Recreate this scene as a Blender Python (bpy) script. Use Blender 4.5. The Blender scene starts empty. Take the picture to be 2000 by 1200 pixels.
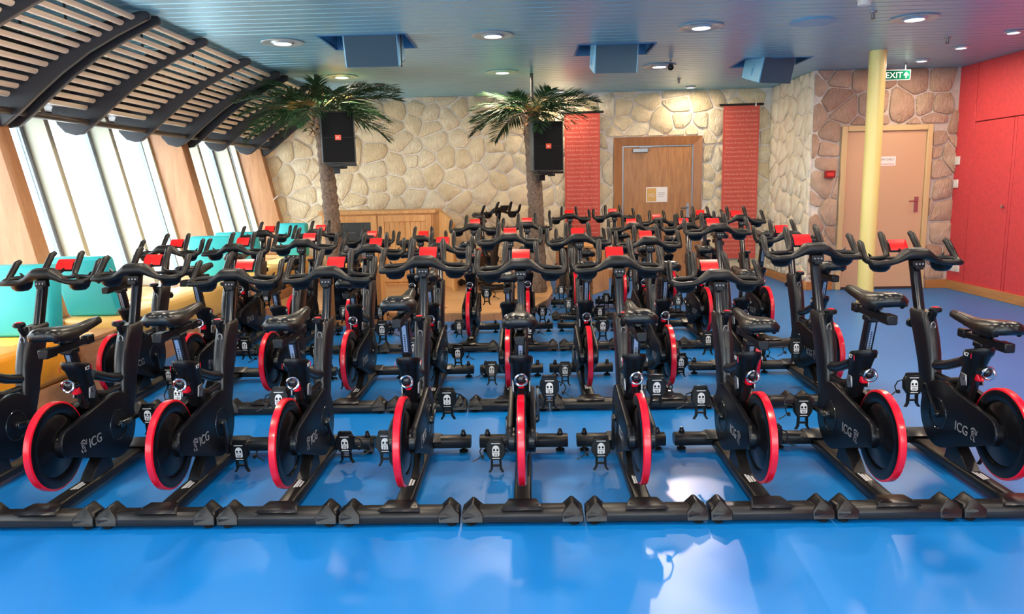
import bpy, bmesh, math, random
from mathutils import Vector, Matrix
R = math.radians
rnd = random.Random(7)
SC = bpy.context.scene
COL = SC.collection

# ------------------------------------------------------------------ camera, world, sun, exposure
F, PITCH, YAW, ROLL, CAMH = 1457.25, 0.1597, 0.0255, -0.0213, 1.518
fw = Vector((-math.sin(YAW)*math.cos(PITCH), math.cos(YAW)*math.cos(PITCH), -math.sin(PITCH)))
rt = Vector((math.cos(YAW), math.sin(YAW), 0)); up = rt.cross(fw)
rt, up = math.cos(ROLL)*rt + math.sin(ROLL)*up, -math.sin(ROLL)*rt + math.cos(ROLL)*up
cam = bpy.data.objects.new('camera', bpy.data.cameras.new('camera')); COL.objects.link(cam)
cam.matrix_world = Matrix(((rt.x, up.x, -fw.x, 0), (rt.y, up.y, -fw.y, 0), (rt.z, up.z, -fw.z, CAMH), (0, 0, 0, 1)))
cam.data.sensor_width = 36; cam.data.lens = F/2000*36; cam.data.clip_start = .05; cam.data.clip_end = 600
SC.camera = cam

w = bpy.data.worlds.new('World'); SC.world = w; w.use_nodes = True
bg = w.node_tree.nodes['Background']; bg.inputs[0].default_value = (.86, .93, 1, 1); bg.inputs[1].default_value = 7
sun = bpy.data.objects.new('sun', bpy.data.lights.new('sun', 'SUN')); COL.objects.link(sun)
sun.data.energy = 10; sun.data.angle = R(.6); sun.data.color = (1, .88, .72)
sun.rotation_euler = Vector((.60, -.10, -.79)).to_track_quat('-Z', 'Y').to_euler()
vs = SC.view_settings; vs.view_transform = 'Standard'; vs.look = 'None'; vs.gamma = 1; vs.use_curve_mapping = False
vs.exposure = 0.38
LAMP_W = 27

# ------------------------------------------------------------------ materials
def new_mat(name):
    m = bpy.data.materials.new(name); m.use_nodes = True
    return m, m.node_tree.nodes, m.node_tree.links, m.node_tree.nodes['Principled BSDF']
def mat(name, col, rough=.5, metal=0, spec=.5, noise=0, nscale=20, bump=0, bscale=80, emit=0, coat=0, stretch=(1, 1, 1), anis=0):
    m, N, L, B = new_mat(name)
    c = (*col, 1)
    B.inputs['Base Color'].default_value = c; B.inputs['Roughness'].default_value = rough
    B.inputs['Metallic'].default_value = metal; B.inputs['Specular IOR Level'].default_value = spec
    if coat: B.inputs['Coat Weight'].default_value = coat; B.inputs['Coat Roughness'].default_value = .08
    if emit: B.inputs['Emission Color'].default_value = c; B.inputs['Emission Strength'].default_value = emit
    if noise or bump:
        tc = N.new('ShaderNodeTexCoord'); mp = N.new('ShaderNodeMapping'); mp.inputs['Scale'].default_value = stretch
        L.new(tc.outputs['Object'], mp.inputs[0])
    if noise:
        n = N.new('ShaderNodeTexNoise'); n.inputs['Scale'].default_value = nscale; n.inputs['Detail'].default_value = 4
        L.new(mp.outputs[0], n.inputs['Vector'])
        r = N.new('ShaderNodeValToRGB'); r.color_ramp.elements[0].position = .3; r.color_ramp.elements[1].position = .7
        r.color_ramp.elements[0].color = tuple(max(0, x*(1-noise)) for x in col)+(1,)
        r.color_ramp.elements[1].color = tuple(min(1, x*(1+noise)) for x in col)+(1,)
        L.new(n.outputs['Fac'], r.inputs[0]); L.new(r.outputs[0], B.inputs['Base Color'])
    if bump:
        n = N.new('ShaderNodeTexNoise'); n.inputs['Scale'].default_value = bscale; n.inputs['Detail'].default_value = 3
        L.new(mp.outputs[0], n.inputs['Vector'])
        b = N.new('ShaderNodeBump'); b.inputs['Strength'].default_value = bump; b.inputs['Distance'].default_value = .01
        L.new(n.outputs['Fac'], b.inputs['Height']); L.new(b.outputs[0], B.inputs['Normal'])
    return m
def wood(name, c1, c2, axis='Z', scale=3.0, rough=.4, along=.12):
    m, N, L, B = new_mat(name)
    tc = N.new('ShaderNodeTexCoord'); mp = N.new('ShaderNodeMapping')
    s = [1.0, 1.0, 1.0]; s['XYZ'.index(axis)] = along
    mp.inputs['Scale'].default_value = s
    L.new(tc.outputs['Object'], mp.inputs[0])
    n = N.new('ShaderNodeTexNoise'); n.inputs['Scale'].default_value = scale*6; n.inputs['Detail'].default_value = 6; n.inputs['Distortion'].default_value = .6
    n2 = N.new('ShaderNodeTexNoise'); n2.inputs['Scale'].default_value = scale*40; n2.inputs['Detail'].default_value = 3
    L.new(mp.outputs[0], n.inputs['Vector']); L.new(mp.outputs[0], n2.inputs['Vector'])
    a = N.new('ShaderNodeMath'); a.operation = 'MULTIPLY_ADD'; a.inputs[1].default_value = .35
    L.new(n2.outputs['Fac'], a.inputs[0]); L.new(n.outputs['Fac'], a.inputs[2])
    r = N.new('ShaderNodeValToRGB'); r.color_ramp.elements[0].position = .45; r.color_ramp.elements[1].position = .85
    r.color_ramp.elements[0].color = (*c1, 1); r.color_ramp.elements[1].color = (*c2, 1)
    L.new(a.outputs[0], r.inputs[0]); L.new(r.outputs[0], B.inputs['Base Color']); B.inputs['Roughness'].default_value = rough
    return m
def stone_mat(name, cols):
    m, N, L, B = new_mat(name)
    oi = N.new('ShaderNodeObjectInfo'); tc = N.new('ShaderNodeTexCoord')
    r = N.new('ShaderNodeValToRGB'); cr = r.color_ramp
    cr.elements[0].color = (*cols[0], 1); cr.elements[1].color = (*cols[-1], 1)
    for k, c in enumerate(cols[1:-1]):
        e = cr.elements.new((k+1)/(len(cols)-1)); e.color = (*c, 1)
    L.new(oi.outputs['Random'], r.inputs[0])
    n = N.new('ShaderNodeTexNoise'); n.inputs['Scale'].default_value = 9; n.inputs['Detail'].default_value = 5
    L.new(tc.outputs['Object'], n.inputs['Vector'])
    mx = N.new('ShaderNodeMix'); mx.data_type = 'RGBA'; mx.blend_type = 'MULTIPLY'; mx.inputs['Factor'].default_value = .55
    r2 = N.new('ShaderNodeValToRGB'); r2.color_ramp.elements[0].position = .35; r2.color_ramp.elements[1].position = .65
    r2.color_ramp.elements[0].color = (.74, .70, .62, 1); r2.color_ramp.elements[1].color = (1, 1, 1, 1)
    L.new(n.outputs['Fac'], r2.inputs[0]); L.new(r.outputs[0], mx.inputs['A']); L.new(r2.outputs[0], mx.inputs['B'])
    L.new(mx.outputs['Result'], B.inputs['Base Color']); B.inputs['Roughness'].default_value = .85
    mp = N.new('ShaderNodeMapping'); mp.inputs['Scale'].default_value = (1.4, 1, .7); mp.inputs['Rotation'].default_value = (0, .35, 0)
    L.new(tc.outputs['Object'], mp.inputs[0])
    n3 = N.new('ShaderNodeTexNoise'); n3.inputs['Scale'].default_value = 26; n3.inputs['Detail'].default_value = 4; n3.inputs['Distortion'].default_value = .8
    L.new(mp.outputs[0], n3.inputs['Vector'])
    b = N.new('ShaderNodeBump'); b.inputs['Strength'].default_value = .8; b.inputs['Distance'].default_value = .03
    L.new(n3.outputs['Fac'], b.inputs['Height']); L.new(b.outputs[0], B.inputs['Normal'])
    return m
def floor_mat():
    m, N, L, B = new_mat('blue_floor')
    tc = N.new('ShaderNodeTexCoord'); n = N.new('ShaderNodeTexNoise'); n.inputs['Scale'].default_value = 1.3; n.inputs['Detail'].default_value = 5
    L.new(tc.outputs['Object'], n.inputs['Vector'])
    r = N.new('ShaderNodeValToRGB'); r.color_ramp.elements[0].color = (.001, .150, .47, 1); r.color_ramp.elements[1].color = (.001, .18, .55, 1)
    L.new(n.outputs['Fac'], r.inputs[0]); L.new(r.outputs[0], B.inputs['Base Color'])
    B.inputs['Roughness'].default_value = .36; B.inputs['Specular IOR Level'].default_value = .5
    n2 = N.new('ShaderNodeTexNoise'); n2.inputs['Scale'].default_value = 3; n2.inputs['Detail'].default_value = 2
    L.new(tc.outputs['Object'], n2.inputs['Vector'])
    b = N.new('ShaderNodeBump'); b.inputs['Strength'].default_value = .06; b.inputs['Distance'].default_value = .02
    L.new(n2.outputs['Fac'], b.inputs['Height']); L.new(b.outputs[0], B.inputs['Normal'])
    return m
def glass_mat():
    m, N, L, B = new_mat('window_glass'); N.remove(B)
    t = N.new('ShaderNodeBsdfTransparent'); t.inputs[0].default_value = (.94, .97, .97, 1)
    g = N.new('ShaderNodeBsdfGlossy'); g.inputs['Roughness'].default_value = .02
    mx = N.new('ShaderNodeMixShader'); mx.inputs[0].default_value = .05; L.new(t.outputs[0], mx.inputs[1]); L.new(g.outputs[0], mx.inputs[2])
    L.new(mx.outputs[0], N['Material Output'].inputs[0])
    return m

M = {}
M['plastic'] = mat('matte_black_plastic', (.004, .0045, .006), .36, spec=.28)
M['grip'] = mat('soft_black_grip', (.006, .006, .007), .42, spec=.3, bump=.12, bscale=260)
M['gloss'] = mat('gloss_black_metal', (.008, .008, .010), .16)
M['frame'] = mat('satin_black_frame', (.007, .0075, .010), .30, spec=.45)
M['wheel'] = mat('black_flywheel', (.003, .003, .004), .24, spec=.35)
M['guard'] = mat('black_chain_guard', (.0035, .004, .0065), .36, spec=.22)
M['red'] = mat('gloss_red_rim', (.62, .002, .018), .24, coat=.2)
M['screen'] = mat('red_console_cover', (.80, .012, .012), .3)
M['chrome'] = mat('chrome', (.5, .5, .52), .16, metal=1)
M['silver'] = mat('brushed_silver', (.22, .225, .24), .35, metal=.8)
M['ruler'] = mat('silver_scale_strip', (.30, .36, .45), .3, metal=.5)
M['print'] = mat('grey_print', (.22, .23, .26), .5)
M['white'] = mat('white_print', (.75, .75, .75), .5)
M['leather'] = mat('black_saddle_vinyl', (.004, .0045, .0055), .30, spec=.4, bump=.02, bscale=120)
M['rubber'] = mat('rubber', (.005, .005, .005), .7, spec=.2)
M['stab'] = mat('black_powdercoat', (.008, .0075, .008), .36, spec=.4, bump=.05, bscale=300)
M['black'] = mat('plain_black', (.004, .004, .005), .5)
M['floor'] = floor_mat()
M['mortar'] = mat('pale_mortar', (.74, .68, .60), .9, noise=.12, nscale=14, bump=.4, bscale=40)
M['mortar2'] = mat('grey_mortar', (.50, .42, .37), .9, noise=.12, nscale=14, bump=.4, bscale=40)
M['stone'] = stone_mat('cream_stone', [(.76, .62, .40), (.81, .69, .48), (.72, .58, .37), (.83, .73, .54), (.78, .63, .42)])
M['stone2'] = stone_mat('tan_stone', [(.46, .30, .21), (.54, .37, .27), (.42, .27, .19), (.58, .43, .32), (.49, .34, .24)])
M['stone_lit'] = stone_mat('window_lit_stone', [(.86, .77, .58), (.88, .80, .63), (.84, .74, .55)])  # cream stone made paler: window light on the return wall put into the colour
M['oak'] = wood('oak_panel', (.40, .18, .075), (.52, .26, .12))
M['oakY'] = wood('oak_lengthwise', (.40, .17, .07), (.56, .27, .12), axis='Y')
M['oakX'] = wood('oak_crosswise', (.44, .22, .09), (.60, .33, .15), axis='X')
M['cabinet'] = wood('honey_cabinet_wood', (.58, .27, .08), (.74, .40, .15))
M['stagewood'] = wood('stage_boards', (.50, .24, .09), (.66, .36, .15), axis='X')
M['doorwood'] = wood('brown_door_veneer', (.28, .105, .025), (.44, .19, .05), scale=5)
M['framewood'] = wood('brown_frame_wood', (.27, .095, .022), (.37, .15, .04))
M['basewood'] = wood('skirting_wood', (.33, .12, .03), (.46, .19, .06), axis='X')
M['basewoodY'] = wood('skirting_wood_y', (.40, .17, .05), (.52, .25, .08), axis='Y')
M['cream'] = mat('cream_mullion', (.50, .49, .37), .45)
M['alu'] = mat('grey_window_frame', (.22, .25, .29), .35, metal=.3)
M['canopy'] = mat('charcoal_canopy', (.020, .022, .028), .36)
M['slat'] = mat('cream_slat', (.72, .60, .45), .4)
M['tube'] = mat('dark_brown_tube', (.035, .026, .023), .3)
M['soffit'] = mat('dark_brown_soffit', (.05, .022, .016), .5)
M['panel'] = mat('blue_grey_ceiling_panel', (.23, .50, .64), .30, metal=.25, bump=.04, bscale=6, stretch=(.15, 8, 1))
M['void'] = mat('ceiling_void', (.02, .03, .04), .8)
M['recess'] = mat('blue_recess', (.03, .17, .38), .5)
M['spkblue'] = mat('light_blue_cabinet', (.16, .42, .62), .4)
M['grille'] = mat('blue_grey_grille', (.03, .08, .125), .55, bump=.5, bscale=400)
M['lamp'] = mat('lamp_glow', (1, .93, .80), .5, emit=5)
M['trim'] = mat('light_trim_ring', (.42, .52, .58), .3, metal=.4)
M['redwall'] = mat('red_stucco', (.62, .05, .058), .6, noise=.09, nscale=22, bump=.12, bscale=60)
M['gap'] = mat('dark_red_gap', (.12, .01, .012), .8)
M['beige'] = mat('beige_door', (.60, .37, .22), .42)
M['beigeframe'] = mat('cream_door_frame', (.62, .44, .22), .45)
M['yellow'] = mat('yellow_column', (.78, .66, .24), .35)
M['plaster'] = mat('cream_plaster', (.7, .66, .58), .8)
M['teal'] = mat('turquoise_vinyl', (.03, .46, .50), .4, bump=.06, bscale=30)
M['mustard'] = mat('golden_vinyl', (.70, .43, .12), .42, bump=.06, bscale=30)
M['orange'] = mat('orange_vinyl', (.88, .34, .015), .42, bump=.06, bscale=30)
M['banner'] = mat('terracotta_cloth', (.58, .085, .06), .8, noise=.06, nscale=40)
M['bannertext'] = mat('pale_pink_print', (.85, .40, .30), .8)
M['bark'] = mat('palm_bark', (.16, .11, .08), .9, noise=.45, nscale=30, bump=.8, bscale=45)
M['fibre'] = mat('palm_fibre', (.24, .12, .05), .9, noise=.3, nscale=40)
M['leaf'] = mat('palm_leaf', (.018, .060, .022), .6, spec=.25, noise=.35, nscale=4)
M['leafdry'] = mat('dry_palm_leaf', (.42, .25, .06), .6, noise=.3, nscale=5)
M['maroon'] = mat('dark_maroon', (.08, .014, .012), .4)
M['amber'] = mat('orange_badge', (.75, .08, .02), .4)
M['spk'] = mat('black_speaker_grille', (.003, .0035, .005), .6, spec=.15, bump=.2, bscale=500)
M['spkside'] = mat('grey_speaker_side', (.06, .07, .075), .4)
M['green'] = mat('exit_green', (.0, .055, .028), .8, spec=.05, emit=.2)
M['exitwhite'] = mat('exit_white', (.9, 1, .93), .8, spec=.05, emit=.3)
M['paper'] = mat('paper', (.80, .74, .70), .6)
M['ochre'] = mat('ochre_print', (.62, .34, .09), .6)
M['ink'] = mat('ink', (.10, .09, .09), .6)
M['redink'] = mat('red_ink', (.6, .03, .02), .6)
M['alarm'] = mat('red_alarm', (.28, .01, .012), .35)
M['glasspane'] = glass_mat()
M['quay'] = mat('pale_quay', (.55, .57, .58), .8, noise=.3, nscale=.06)
M['darkglass'] = mat('black_glass', (.004, .005, .008), .08)
M['offwhite'] = mat('off_white_plastic', (.72, .68, .62), .4)
M['greypanel'] = mat('dark_grey_panel', (.035, .04, .045), .4)
M['greypanel2'] = mat('mid_grey_panel', (.16, .17, .18), .4)

# ------------------------------------------------------------------ mesh builder
class MB:
    def __init__(s): s.v = []; s.f = []; s.m = []
    def add(s, vs_, fs, mi=0):
        b = len(s.v); s.v += [tuple(v) for v in vs_]
        for f in fs: s.f.append(tuple(b+i for i in f)); s.m.append(mi)
        return s
    def box(s, x0, x1, y0, y1, z0, z1, mi=0, mtx=None):
        v = [Vector(p) for p in ((x0,y0,z0),(x1,y0,z0),(x1,y1,z0),(x0,y1,z0),(x0,y0,z1),(x1,y0,z1),(x1,y1,z1),(x0,y1,z1))]
        if mtx: v = [mtx @ p for p in v]
        return s.add(v, [(0,3,2,1),(4,5,6,7),(0,1,5,4),(1,2,6,5),(2,3,7,6),(3,0,4,7)], mi)
    def prism(s, poly, a, b, axis='x', mi=0):
        """poly in the two other axes (x: (y,z); y: (x,z); z: (x,y)), extruded a..b"""
        def P(p, t): return {'x': (t, p[0], p[1]), 'y': (p[0], t, p[1]), 'z': (p[0], p[1], t)}[axis]
        n = len(poly)
        ar = sum(poly[i][0]*poly[(i+1) % n][1]-poly[(i+1) % n][0]*poly[i][1] for i in range(n))
        if (ar < 0) != (axis == 'y'): poly = poly[::-1]
        v = [P(p, a) for p in poly]+[P(p, b) for p in poly]
        f = [tuple(range(n))[::-1], tuple(range(n, 2*n))]+[(i, (i+1) % n, n+(i+1) % n, n+i) for i in range(n)]
        return s.add(v, f, mi)
    def loft(s, rings, mi=0, caps=True, closed=True):
        n = len(rings[0]); v = [p for r in rings for p in r]; f = []
        for k in range(len(rings)-1):
            for i in range(n if closed else n-1):
                j = (i+1) % n
                f.append((k*n+i, k*n+j, (k+1)*n+j, (k+1)*n+i))
        if caps:
            f.append(tuple(range(n))[::-1]); f.append(tuple(range((len(rings)-1)*n, len(rings)*n)))
        return s.add(v, f, mi)
    def tube(s, pts, r, seg=8, mi=0, caps=True, flat=1.0):
        pts = [Vector(p) for p in pts]; rs = r if isinstance(r, (list, tuple)) else [r]*len(pts)
        rings = []; prev = None
        for i, p in enumerate(pts):
            t = (pts[min(i+1, len(pts)-1)]-pts[max(i-1, 0)]).normalized()
            if prev is None:
                u = Vector((0, 0, 1)) if abs(t.z) < .9 else Vector((0, 1, 0))
            else: u = prev
            u = (u-t*u.dot(t)).normalized(); prev = u; q = t.cross(u)
            rings.append([p+(u*math.cos(a)*flat+q*math.sin(a))*rs[i] for a in [2*math.pi*k/seg for k in range(seg)]])
        return s.loft(rings, mi, caps)
    def lathe(s, prof, seg=16, axis='z', c=(0, 0, 0), mi=0, caps=True):
        c = Vector(c); rings = []
        for r, h in prof:
            ring = []
            for k in range(seg):
                a = 2*math.pi*k/seg; x, y = r*math.cos(a), r*math.sin(a)
                ring.append(c+Vector({'z': (x, y, h), 'x': (h, x, y), 'y': (y, h, x)}[axis]))
            rings.append(ring)
        return s.loft(rings, mi, caps)
    def ell(s, c, rx, ry, rz, seg=10, n=6, mi=0):
        rings = []
        for k in range(n+1):
            t = math.pi*k/n; sr = max(math.sin(t), .02)
            rings.append([(c[0]+rx*sr*math.cos(2*math.pi*i/seg), c[1]+ry*sr*math.sin(2*math.pi*i/seg), c[2]-rz*math.cos(t)) for i in range(seg)])
        return s.loft(rings, mi)
    def mesh(s, name, mats, bevel=0, smooth=True, ang=40, bseg=1):
        me = bpy.data.meshes.new(name); me.from_pydata(s.v, [], s.f)
        for mname in (mats if isinstance(mats, (list, tuple)) else [mats]): me.materials.append(M[mname])
        me.polygons.foreach_set('material_index', s.m)
        if bevel:
            bm = bmesh.new(); bm.from_mesh(me)
            ed = [e for e in bm.edges if len(e.link_faces) == 2 and e.calc_face_angle(0) > R(30)]
            bmesh.ops.bevel(bm, geom=ed, offset=bevel, segments=bseg, affect='EDGES', profile=.5, clamp_overlap=True)
            bm.to_mesh(me); bm.free()
        if smooth:
            me.polygons.foreach_set('use_smooth', [True]*len(me.polygons)); me.set_sharp_from_angle(angle=R(ang))
        me.update()
        return me
    def obj(s, name, mats, parent=None, loc=(0, 0, 0), rot=(0, 0, 0), **k):
        return link(name, s.mesh(name, mats, **k), parent, loc, rot)
def link(name, me, parent=None, loc=(0, 0, 0), rot=(0, 0, 0)):
    o = bpy.data.objects.new(name, me); COL.objects.link(o); o.parent = parent
    o.location = loc; o.rotation_euler = rot
    return o
def empty(name, loc=(0, 0, 0), rot=(0, 0, 0)): return link(name, None, None, loc, rot)
def tag(o, label=None, cat=None, group=None, kind=None):
    for k, v in (('label', label), ('category', cat), ('group', group), ('kind', kind)):
        if v: o[k] = v
    return o
def struct(o): o['kind'] = 'structure'; return o
def textmesh(name, body, size, mname, extrude=.0006, align='LEFT', res=2, box=None, spacing=1.0):
    cu = bpy.data.curves.new(name, 'FONT'); cu.body = body; cu.size = size; cu.extrude = extrude; cu.align_x = align
    cu.resolution_u = res; cu.space_line = spacing; cu.fill_mode = 'FRONT' if extrude == 0 else 'BOTH'
    if box: cu.text_boxes[0].width = box
    o = bpy.data.objects.new(name, cu); COL.objects.link(o)
    bpy.context.view_layer.update()
    me = bpy.data.meshes.new_from_object(o.evaluated_get(bpy.context.evaluated_depsgraph_get()))
    bpy.data.objects.remove(o); bpy.data.curves.remove(cu)
    me.name = name; me.materials.clear(); me.materials.append(M[mname])
    return me
def dup(o, parent=None):
    c = o.copy(); COL.objects.link(c)
    if parent is not None: c.parent = parent
    for ch in list(o.children): dup(ch, c)
    return c

# ------------------------------------------------------------------ room shell
CZ = 2.97                                     # underside of the ceiling panels
floor = struct(MB().box(-5.2, 6.1, -3.8, 12.9, -.1, 0).obj('floor', 'floor', smooth=False))
tag(MB().box(-420, -9, -200, 420, -14.2, -14).obj('quay', 'quay', smooth=False), 'pale sunlit quayside far below the slanted windows', 'quay')['kind'] = 'structure'
ceil = struct(MB().box(-5.2, 6.1, -3.8, 12.9, 3.36, 3.46).obj('ceiling', 'void', smooth=False))
OPEN = [(-1.97, -1.15, 7.35, 8.06), (.556, 1.343, 8.15, 8.80), (2.61, 3.38, 9.30, 9.95)]
PW = .15
shared = {}
def plank(x0, x1, y0, y1):
    k = (round(x1-x0, 3), round(y1-y0, 3))
    if k not in shared:
        a, b = k; shared[k] = MB().box(0, a, 0, b, 0, .025).mesh('ceiling_panel', 'panel', bevel=.004)
    link('ceiling_panel', shared[k], ceil, (x0, y0, CZ))
y = 3.6
while y < 12.6:
    y0, y1 = y+.006, y+PW-.006
    segs = [(-4.75, 5.84)]
    for ox0, ox1, oy0, oy1 in OPEN:
        if y1 > oy0 and y0 < oy1:
            segs = [q for a, b in segs for q in ((a, min(b, ox0)), (max(a, ox1), b)) if q[1]-q[0] > .02]
    for a, b in segs: plank(a, b, y0, y1)
    y += PW
mb = MB()
y = -3.7
while y < 3.55:
    mb.box(-4.75, 5.84, y+.006, y+PW-.006, CZ, CZ+.025); y += PW
tag(mb.obj('ceiling_panels', 'panel', ceil, smooth=False), kind='stuff')
for k, (ox0, ox1, oy0, oy1) in enumerate(OPEN):      # blue boxes above the openings
    m = MB()
    t = .02
    m.box(ox0-t, ox0, oy0-t, oy1+t, CZ-.006, 3.33); m.box(ox1, ox1+t, oy0-t, oy1+t, CZ-.006, 3.33)
    m.box(ox0, ox1, oy0-t, oy0, CZ-.006, 3.33); m.box(ox0, ox1, oy1, oy1+t, CZ-.006, 3.33); m.box(ox0-t, ox1+t, oy0-t, oy1+t, 3.33, 3.35)
    m.obj('ceiling_recess', 'recess', ceil, smooth=False)

def wall_frame(name, origin, rz, length, mname, height=3.36, thick=.12):
    o = MB().box(0, length, 0, thick, 0, height).obj(name, mname, None, origin, (0, 0, rz), smooth=False)
    return struct(o)
TH = -.025
W0 = Vector((-4.95, 12.424, 0))
def on_back(X, z, d=0):
    u = (X-W0.x)
    return (W0.x+u*math.cos(TH)+d*math.sin(TH), W0.y+u*math.sin(TH)-d*math.cos(TH), z)
wall_back = wall_frame('wall_back', W0, TH, 8.85, 'mortar')
wall_return = wall_frame('wall_return', (3.86, 12.2, 0), -math.pi/2, 1.73, 'mortar')
wall_alcove = wall_frame('wall_alcove', (3.865, 10.47, 0), 0, 2.1, 'mortar2')
wall_right = wall_frame('wall_right', (5.83, 10.6, 0), -math.pi/2, 14.5, 'gap')
wfm = MB().box(-5.2, -4, -3.92, -3.8, 0, 3.36).box(5, 6.1, -3.92, -3.8, 0, 3.36).box(-4, 5, -3.92, -3.8, 0, .6).box(-4, 5, -3.92, -3.8, 2.5, 3.36)
for k in (-1, 2): wfm.box(k-.08, k+.08, -3.92, -3.8, .6, 2.5)
wall_front = struct(wfm.obj('wall_front', 'plaster', smooth=False))
for k in range(3): struct(MB().box(-4+3*k+.08*(k > 0), -1+3*k-.08*(k < 2), -3.865, -3.855, .6, 2.5).obj('window_%d' % (31+k), 'glasspane', smooth=False))  # unseen windows added behind the camera for even front light

# rubble stones: rounded Voronoi cells, each a piece of its wall
def clip(poly, p, n):          # keep the side where (q-p).n <= 0
    out = []
    for i in range(len(poly)):
        a, b = poly[i], poly[(i+1) % len(poly)]
        da = (a[0]-p[0])*n[0]+(a[1]-p[1])*n[1]; db = (b[0]-p[0])*n[0]+(b[1]-p[1])*n[1]
        if da <= 0: out.append(a)
        if (da < 0 < db) or (db < 0 < da):
            t = da/(da-db); out.append((a[0]+(b[0]-a[0])*t, a[1]+(b[1]-a[1])*t))
    return out
def area(p): return sum(p[i][0]*p[(i+1) % len(p)][1]-p[(i+1) % len(p)][0]*p[i][1] for i in range(len(p)))/2
def stones(wall, length, height, size, mname, seed, hole=None, z0=0, gap=.0095):
    r = random.Random(seed); pts = []
    nx, nz = max(1, round(length/size)), max(1, round((height-z0)/(size*.92)))
    for j in range(-1, nz+1):
        for i in range(-1, nx+1):
            pts.append(((i+.5+r.uniform(-.46, .46)+(.5 if j % 2 else 0))*length/nx, z0+(j+.5+r.uniform(-.46, .46))*(height-z0)/nz))
    for c in pts:
        if not (-.1 < c[0] < length+.1 and z0-.1 < c[1] < height+.1): continue
        poly = [(0, z0), (length, z0), (length, height), (0, height)]
        for q in pts:
            d = (q[0]-c[0], q[1]-c[1]); L2 = d[0]**2+d[1]**2
            if L2 < 1e-6 or L2 > (size*3.2)**2: continue
            L = math.sqrt(L2); n = (d[0]/L, d[1]/L); g = gap*(.7+.9*abs(math.sin(c[0]*9+q[0]*9+c[1]*7+q[1]*7)))
            poly = clip(poly, ((c[0]+q[0])/2-n[0]*g, (c[1]+q[1])/2-n[1]*g), n)
            if len(poly) < 3: break
        if len(poly) < 3: continue
        if hole:
            hx0, hx1, hz1 = hole
            xs = [p[0] for p in poly]; zs = [p[1] for p in poly]
            if max(xs) > hx0 and min(xs) < hx1 and min(zs) < hz1:
                best = max((clip(poly, (hx0, 0), (1, 0)), clip(poly, (hx1, 0), (-1, 0)), clip(poly, (0, hz1), (0, -1))), key=lambda p: abs(area(p)) if len(p) > 2 else 0)
                poly = best
        if len(poly) < 3 or abs(area(poly)) < .006: continue
        rp = []
        for i in range(len(poly)):                    # one corner-cutting pass
            a, b = poly[i], poly[(i+1) % len(poly)]
            if math.dist(a, b) < .012: rp.append(a); continue
            rp += [(a[0]*.87+b[0]*.13, a[1]*.87+b[1]*.13), (a[0]*.13+b[0]*.87, a[1]*.13+b[1]*.87)]
        cx = sum(p[0] for p in rp)/len(rp); cz = sum(p[1] for p in rp)/len(rp)
        h = r.uniform(.020, .032); rings = []
        for dep, sc in ((.0, 1), (h*.75, .985), (h, .935)):
            rings.append([((p[0]-cx)*sc, -dep-(r.uniform(-.002, .004) if dep == h else 0), (p[1]-cz)*sc) for p in rp])
        if area(rp) < 0: rings = [q[::-1] for q in rings]
        m = MB(); n = len(rp)
        m.loft(rings, caps=False)
        m.v.append((r.uniform(-.03, .03), -h-r.uniform(-.002, .004), r.uniform(-.03, .03)))
        for i in range(n): m.f.append((2*n+i, 2*n+(i+1) % n, 3*n)); m.m.append(0)
        m.obj('stone', mname, wall, (cx, 0, cz), ang=50)
dx0, dx1 = 1.36+4.95, 2.80+4.95
stones(wall_back, 8.82, 2.97, .315, 'stone', 3, (dx0, dx1, 2.28), z0=.0)
stones(wall_return, 1.73, 2.97, .30, 'stone_lit', 5, None, z0=.13)
stones(wall_alcove, 1.94, 2.97, .32, 'stone2', 9, (.37, 1.62, 2.25), z0=.13)

# skirting
struct(MB().box(3.83, 3.86, 10.44, 12.2, 0, .12).obj('baseboard_return', 'basewoodY', bevel=.004))
struct(MB().box(3.86, 4.22, 10.44, 10.47, 0, .12).box(5.5, 5.8, 10.44, 10.47, 0, .12).obj('baseboard_alcove', 'basewood', bevel=.004))
struct(MB().box(5.775, 5.81, -3.7, 10.46, 0, .12).obj('baseboard_right', 'basewoodY', bevel=.004))
for a, b in ((-4.5, 1.36), (2.80, 3.85)):
    struct(MB().box(0, b-a, -.045, 0, 0, .13).obj('baseboard_back', 'basewood', None, on_back(a, 0), (0, 0, TH), bevel=.004))

# red panelling of the right wall (local x runs towards the camera from y = 10.6)
def rpanel(ya, yb, za, zb, name='wall_panel', t=.03):
    return MB().box(0, yb-ya, -t, 0, 0, zb-za).obj(name, 'redwall', wall_right, (10.6-yb, 0, za), bevel=.004)
G = .006
rpanel(10.067+G, 10.6, .1, CZ); rpanel(-3.7, 10.067-G, 2.222+G, CZ)
rpanel(9.205+G, 9.262-G, .1, 2.222-G); rpanel(7.9, 8.36-G, .1, 2.222-G); rpanel(-3.7, 7.9-2*G, .1, 2.222-G)
def cupboard(n, ya, yb, knob=None):
    d = struct(MB().box(0, yb-ya-2*G, -.03, 0, 0, 2.222-G-.1-G).obj('door_%d' % n, 'redwall', None, (5.83, yb-G, .1+G), (0, 0, -math.pi/2), bevel=.003))
    if knob:
        MB().lathe([(.016, 0), (.016, -.012), (.022, -.016), (.022, -.03), (.006, -.034)], 12, 'y').obj('knob', 'chrome', d, (yb-knob, -.03, 1.05), ang=30)
    return d
cupboard(3, 9.262, 10.067, 9.336); cupboard(4, 8.36, 9.205)

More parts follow.
